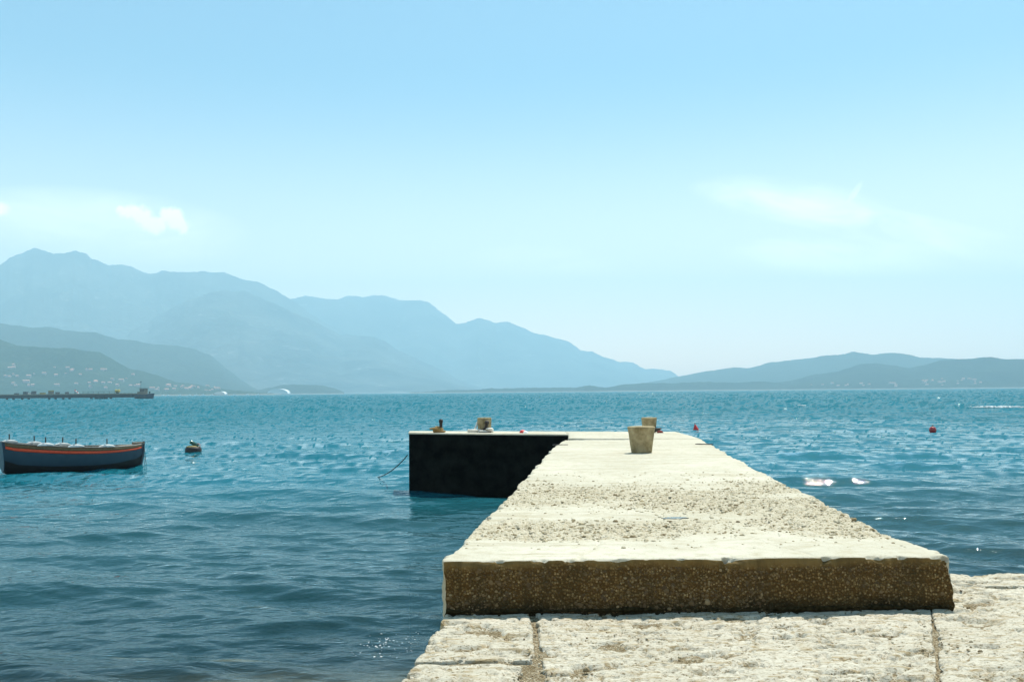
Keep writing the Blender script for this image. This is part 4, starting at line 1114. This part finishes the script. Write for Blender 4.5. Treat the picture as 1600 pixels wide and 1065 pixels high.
for x_ in (-5.5, -1.5, 3.5): obj('tyre_fender', tube([WB(x_ + .8 * math.cos(a), -3.15, 1.4 + .8 * math.sin(a)) for a in np.linspace(0, 6.28, 14, endpoint=False)], .28, 8, True), MT['drum'], wbt)

# ------------------------------------------------------------------ villages and moored yachts on the far shores
MT['wall_w'] = simple('whitewashed_wall', (.32, .30, .28), (.42, .40, .37), .3, .9)
MT['wall_p'] = simple('pink_plaster', (.42, .32, .29), (.50, .40, .36), .3, .9)
MT['roof_r'] = simple('tile_roof', (.40, .20, .14), (.50, .28, .20), .5, .9)
def house_mesh(w, d, h, wallm):
    V_ = [(-w, -d, -4), (w, -d, -4), (w, d, -4), (-w, d, -4), (-w, -d, h), (w, -d, h), (w, d, h), (-w, d, h)]
    F_ = [(0, 1, 5, 4), (1, 2, 6, 5), (2, 3, 7, 6), (3, 0, 4, 7)]
    e = .8; r = h + d * .55
    o = len(V_)
    V_ += [(-w - e, -d - e, h - .2), (w + e, -d - e, h - .2), (w + e, d + e, h - .2), (-w - e, d + e, h - .2), (-w - e, 0, r), (w + e, 0, r), (-w, 0, r - .5), (w, 0, r - .5)]
    F_ += [(o, o + 1, o + 5, o + 4), (o + 2, o + 3, o + 4, o + 5), (5, 6, o + 7), (7, 4, o + 6), (o + 3, o + 2, o + 1, o)]
    me = mesh_np('house', np.array(V_, float), F_, False)
    me.materials.append(wallm); me.materials.append(MT['roof_r'])
    for i, p in enumerate(me.polygons): p.material_index = 1 if i in (4, 5, 8) else 0
    return me
HM = [house_mesh(6.5, 4.5, 6.0, MT['wall_w']), house_mesh(9, 5, 6.5, MT['wall_w']), house_mesh(7, 5, 7.5, MT['wall_p']), house_mesh(12, 5, 9, MT['wall_w'])]
def place(seed, px, py):
    P, ux_, uy_ = TER[seed]
    i = np.argmin((ux_ - px) ** 2 + (uy_ - py) ** 2 + 1e3 * (P[:, 2] < .5))
    return P[i]
def village(seed, spots, label, group):
    for (px, py) in spots:
        o = bpy.data.objects.new('house', HM[random.choice([0, 0, 1, 1, 2, 2, 3])])
        o.location = place(seed, px, py); o.rotation_euler.z = random.uniform(-.9, .9)
        s_ = random.uniform(.5, .85); o.scale = (s_, s_, s_)
        COL.objects.link(o); props(o, label, 'house', group)
sp = []
for k in range(46):                               # strung along tracks on the slope above the jetty
    t = random.random(); px = 2 + 240 * t ** .9
    sp.append((px, 604 - random.random() ** 1.4 * (50 - 32 * t) + 4 * t))
village(105, sp, 'small pale house scattered on the hillside behind the jetty', 'houses on the left hillside')
village(105, [(random.uniform(245, 345), random.uniform(602, 611)) for _ in range(34)], 'small pale house in the shore village right of the workboat', 'houses in the shore village')
village(102, [(745 + 5 * i, 575 + i * .8 + random.uniform(-1, 1)) for i in range(9)], 'tiny white house in the village on the far slope above the arm', 'houses on the far middle slope')
village(107, [(random.uniform(1440, 1535), random.uniform(592, 602)) for _ in range(22)], 'tiny pale house in the village under the right hills', 'houses under the right hills')
village(107, [(random.uniform(1255, 1400), random.uniform(599, 604)) for _ in range(14)], 'tiny pale house along the shore of the right hills', 'houses along the right shore')
# two halls with arched white roofs
def hall(px, py, y, w, h, d, label):
    c = at_y(px, py, y); c[2] = 1.0
    r_ = empty('arched_hall', tuple(c), label, 'hall')
    a = np.linspace(0, math.pi, 17)
    V_ = np.array([(c[0] + w / 2 * math.cos(t), c[1] + s_ * d / 2, c[2] + 3 + h * math.sin(t) ** .85) for s_ in (-1, 1) for t in a])
    obj('roof', (V_, [(i, i + 1, 18 + i, 17 + i) for i in range(16)] + [tuple(range(17)), tuple(range(33, 16, -1))]), MT['white_paint'], r_)
    obj('wall', box(c + [0, 0, .5], (w * .98, d * .98, 5)), MT['wall_w'], r_, smooth=False)
hall(436, 612, 4350, 92, 22, 60, 'broad white arched hall on the far shore, the largest white roof')
hall(345, 613, 3250, 36, 9, 30, 'smaller white arched hall on the shore of the left village')
yw = [(255, 3000), (263, 3050), (281, 3000), (296, 3080), (307, 3020), (318, 3100), (331, 3050), (353, 3000), (366, 3100), (386, 3050), (403, 3150)]
ORD = ['first', 'second', 'third', 'fourth', 'fifth', 'sixth', 'seventh', 'eighth', 'ninth', 'tenth', 'eleventh']
def yacht(px, y, k, first=[None]):
    c = at_y(px, 612, y); c[2] = 0
    r_ = empty('yacht', tuple(c), 'tiny white boat on the far left shore, %s to the right of the workboat' % ORD[k], 'boat', 'white boats moored along the far left shore')
    if first[0] is None:
        ux = np.linspace(-5.5, 6.5, 12); rows = []
        for q, z_ in ((.5, -.4), (.95, .7), (1.0, 2.0)):
            hb_ = 1.9 * q * np.clip(1 - np.clip((ux - 0) / 6.6, 0, 1) ** 2, .02, 1)
            rows.append(np.stack([ux, hb_, z_ + .5 * sstep(0, 6, ux)], -1))
        ps_ = []
        for s_ in (1, -1): ps_.append(((np.array(rows) * [1, s_, 1]).reshape(-1, 3), grid_faces(3, 12)))
        top = np.concatenate([rows[2], rows[2] * [1, -1, 1]])
        ps_.append((top, [(i, i + 1, 13 + i, 12 + i) for i in range(11)]))
        first[0] = [('hull', mesh_np('hull', *merge(*ps_), False)), ('cabin', mesh_np('cabin', *box((-.8, 0, 2.9), (5, 2.6, 1.9), 0, .8), False)),
                    ('mast', mesh_np('mast', *lathe((.6, 0, 2.0), [(.12, 0), (.07, 9.5)], 6), False))]
        for n_, me in first[0]: me.materials.append(MT['white_paint'])
    ch = random.uniform(-.6, .6) + random.choice([0, math.pi]); r_.rotation_euler.z = ch
    for n_, me in first[0]:
        if n_ == 'mast' and random.random() < .5: continue
        o = bpy.data.objects.new(n_, me); COL.objects.link(o); o.parent = r_
for k, (px, y) in enumerate(yw): yacht(px, y, k)
# sun glitter modelled as white blobs, plus one small breaking crest
q = at_z(247, 622, 0.0)
def foam(c, lx, ly, n_, rmax, label, seed):
    rng = np.random.default_rng(seed)
    t = rng.uniform(-1, 1, n_)
    C_ = np.stack([c[0] + t * lx / 2, c[1] + rng.normal(0, ly / 2, n_), np.abs(rng.normal(0, rmax * .5, n_)) + .02], -1)
    rad = rmax * (.25 + .75 * rng.random(n_)) * (1 - .6 * np.abs(t))
    o = obj('foam', pebbles(C_, rad, (1.6, 1, .6), rng), MT['foam'], origin=np.array([c[0], c[1], 0.0]))
    o['kind'] = 'stuff'; o['label'] = label; o['category'] = 'foam'
MT['foam'] = simple('white_foam_glint', (.78, .80, .80), (.86, .88, .88), 6, .6)  # white of the breaking crest and of the painted sun glints
foam(at_z(1560, 636.5, 0.0), 7.5, 1.0, 420, .16, 'white streak of sun glitter, modelled as blobs, on the water at the right edge', 2)  # glinting wave crest imitated in white blobs
foam(at_z(600, 1012, 0.0), .70, .50, 70, .011, 'sun sparkles modelled as white dots on the ripple beside the quay', 4)  # sparkle on the ripple put in as small white dots
foam(at_z(1253, 633.5, 0.0), 1.6, .5, 60, .12, 'small white crest breaking left of the red ball buoy', 3)

# ------------------------------------------------------------------ rocks under the shallow water by the quay
MT['rock'] = simple('weedy_rock', (.17, .135, .045), (.42, .35, .17), 3.5, .9, bd=.02)
rng = np.random.default_rng(15)
v_, f_ = ico()
def boulder(c, r, seed):
    import bmesh
    bm = bmesh.new(); bmesh.ops.create_icosphere(bm, subdivisions=3, radius=1.0)
    V_ = np.array([v.co[:] for v in bm.verts]); F_ = [tuple(v.index for v in f.verts) for f in bm.faces]; bm.free()
    n_ = fbm(V_[:, 0] * 1.2 + seed, V_[:, 1] * 1.2, V_[:, 2] * 1.2, 4, seed)
    V_ = V_ * (.62 + .75 * n_)[:, None] * np.array(r) + c
    return V_, F_
for k in range(12):
    px = rng.uniform(380, 640); py = rng.uniform(1022, 1080)
    c = at_z(px, py, -.25)
    c = np.array([c[0], c[1], seabed_z(np.array([c[0]]), np.array([c[1]]))[0] + .22])
    s_ = rng.uniform(.20, .42)
    o = obj('submerged_rock', boulder(c, (s_ * 1.3, s_, s_ * .6), k + 40), MT['rock'])
    props(o, 'weedy stone lying under the shallow water beside the quay', 'rock', 'stones under the shallow water')

# ------------------------------------------------------------------ haze over the bay
hm, hnt, hout = mat('sea_haze')
HAZE = 1.5e-4
hv = N(hnt, 'ShaderNodeVolumePrincipled', inp={'Color': (.55, .855, 1.0, 1), 'Density': HAZE, 'Anisotropy': .0})
hnt.links.new(hv.outputs[0], hout.inputs['Volume'])
hz = obj('haze', box((0, 6900, 890), (34000, 17200, 1795)), hm, smooth=False)
hz['kind'] = 'stuff'
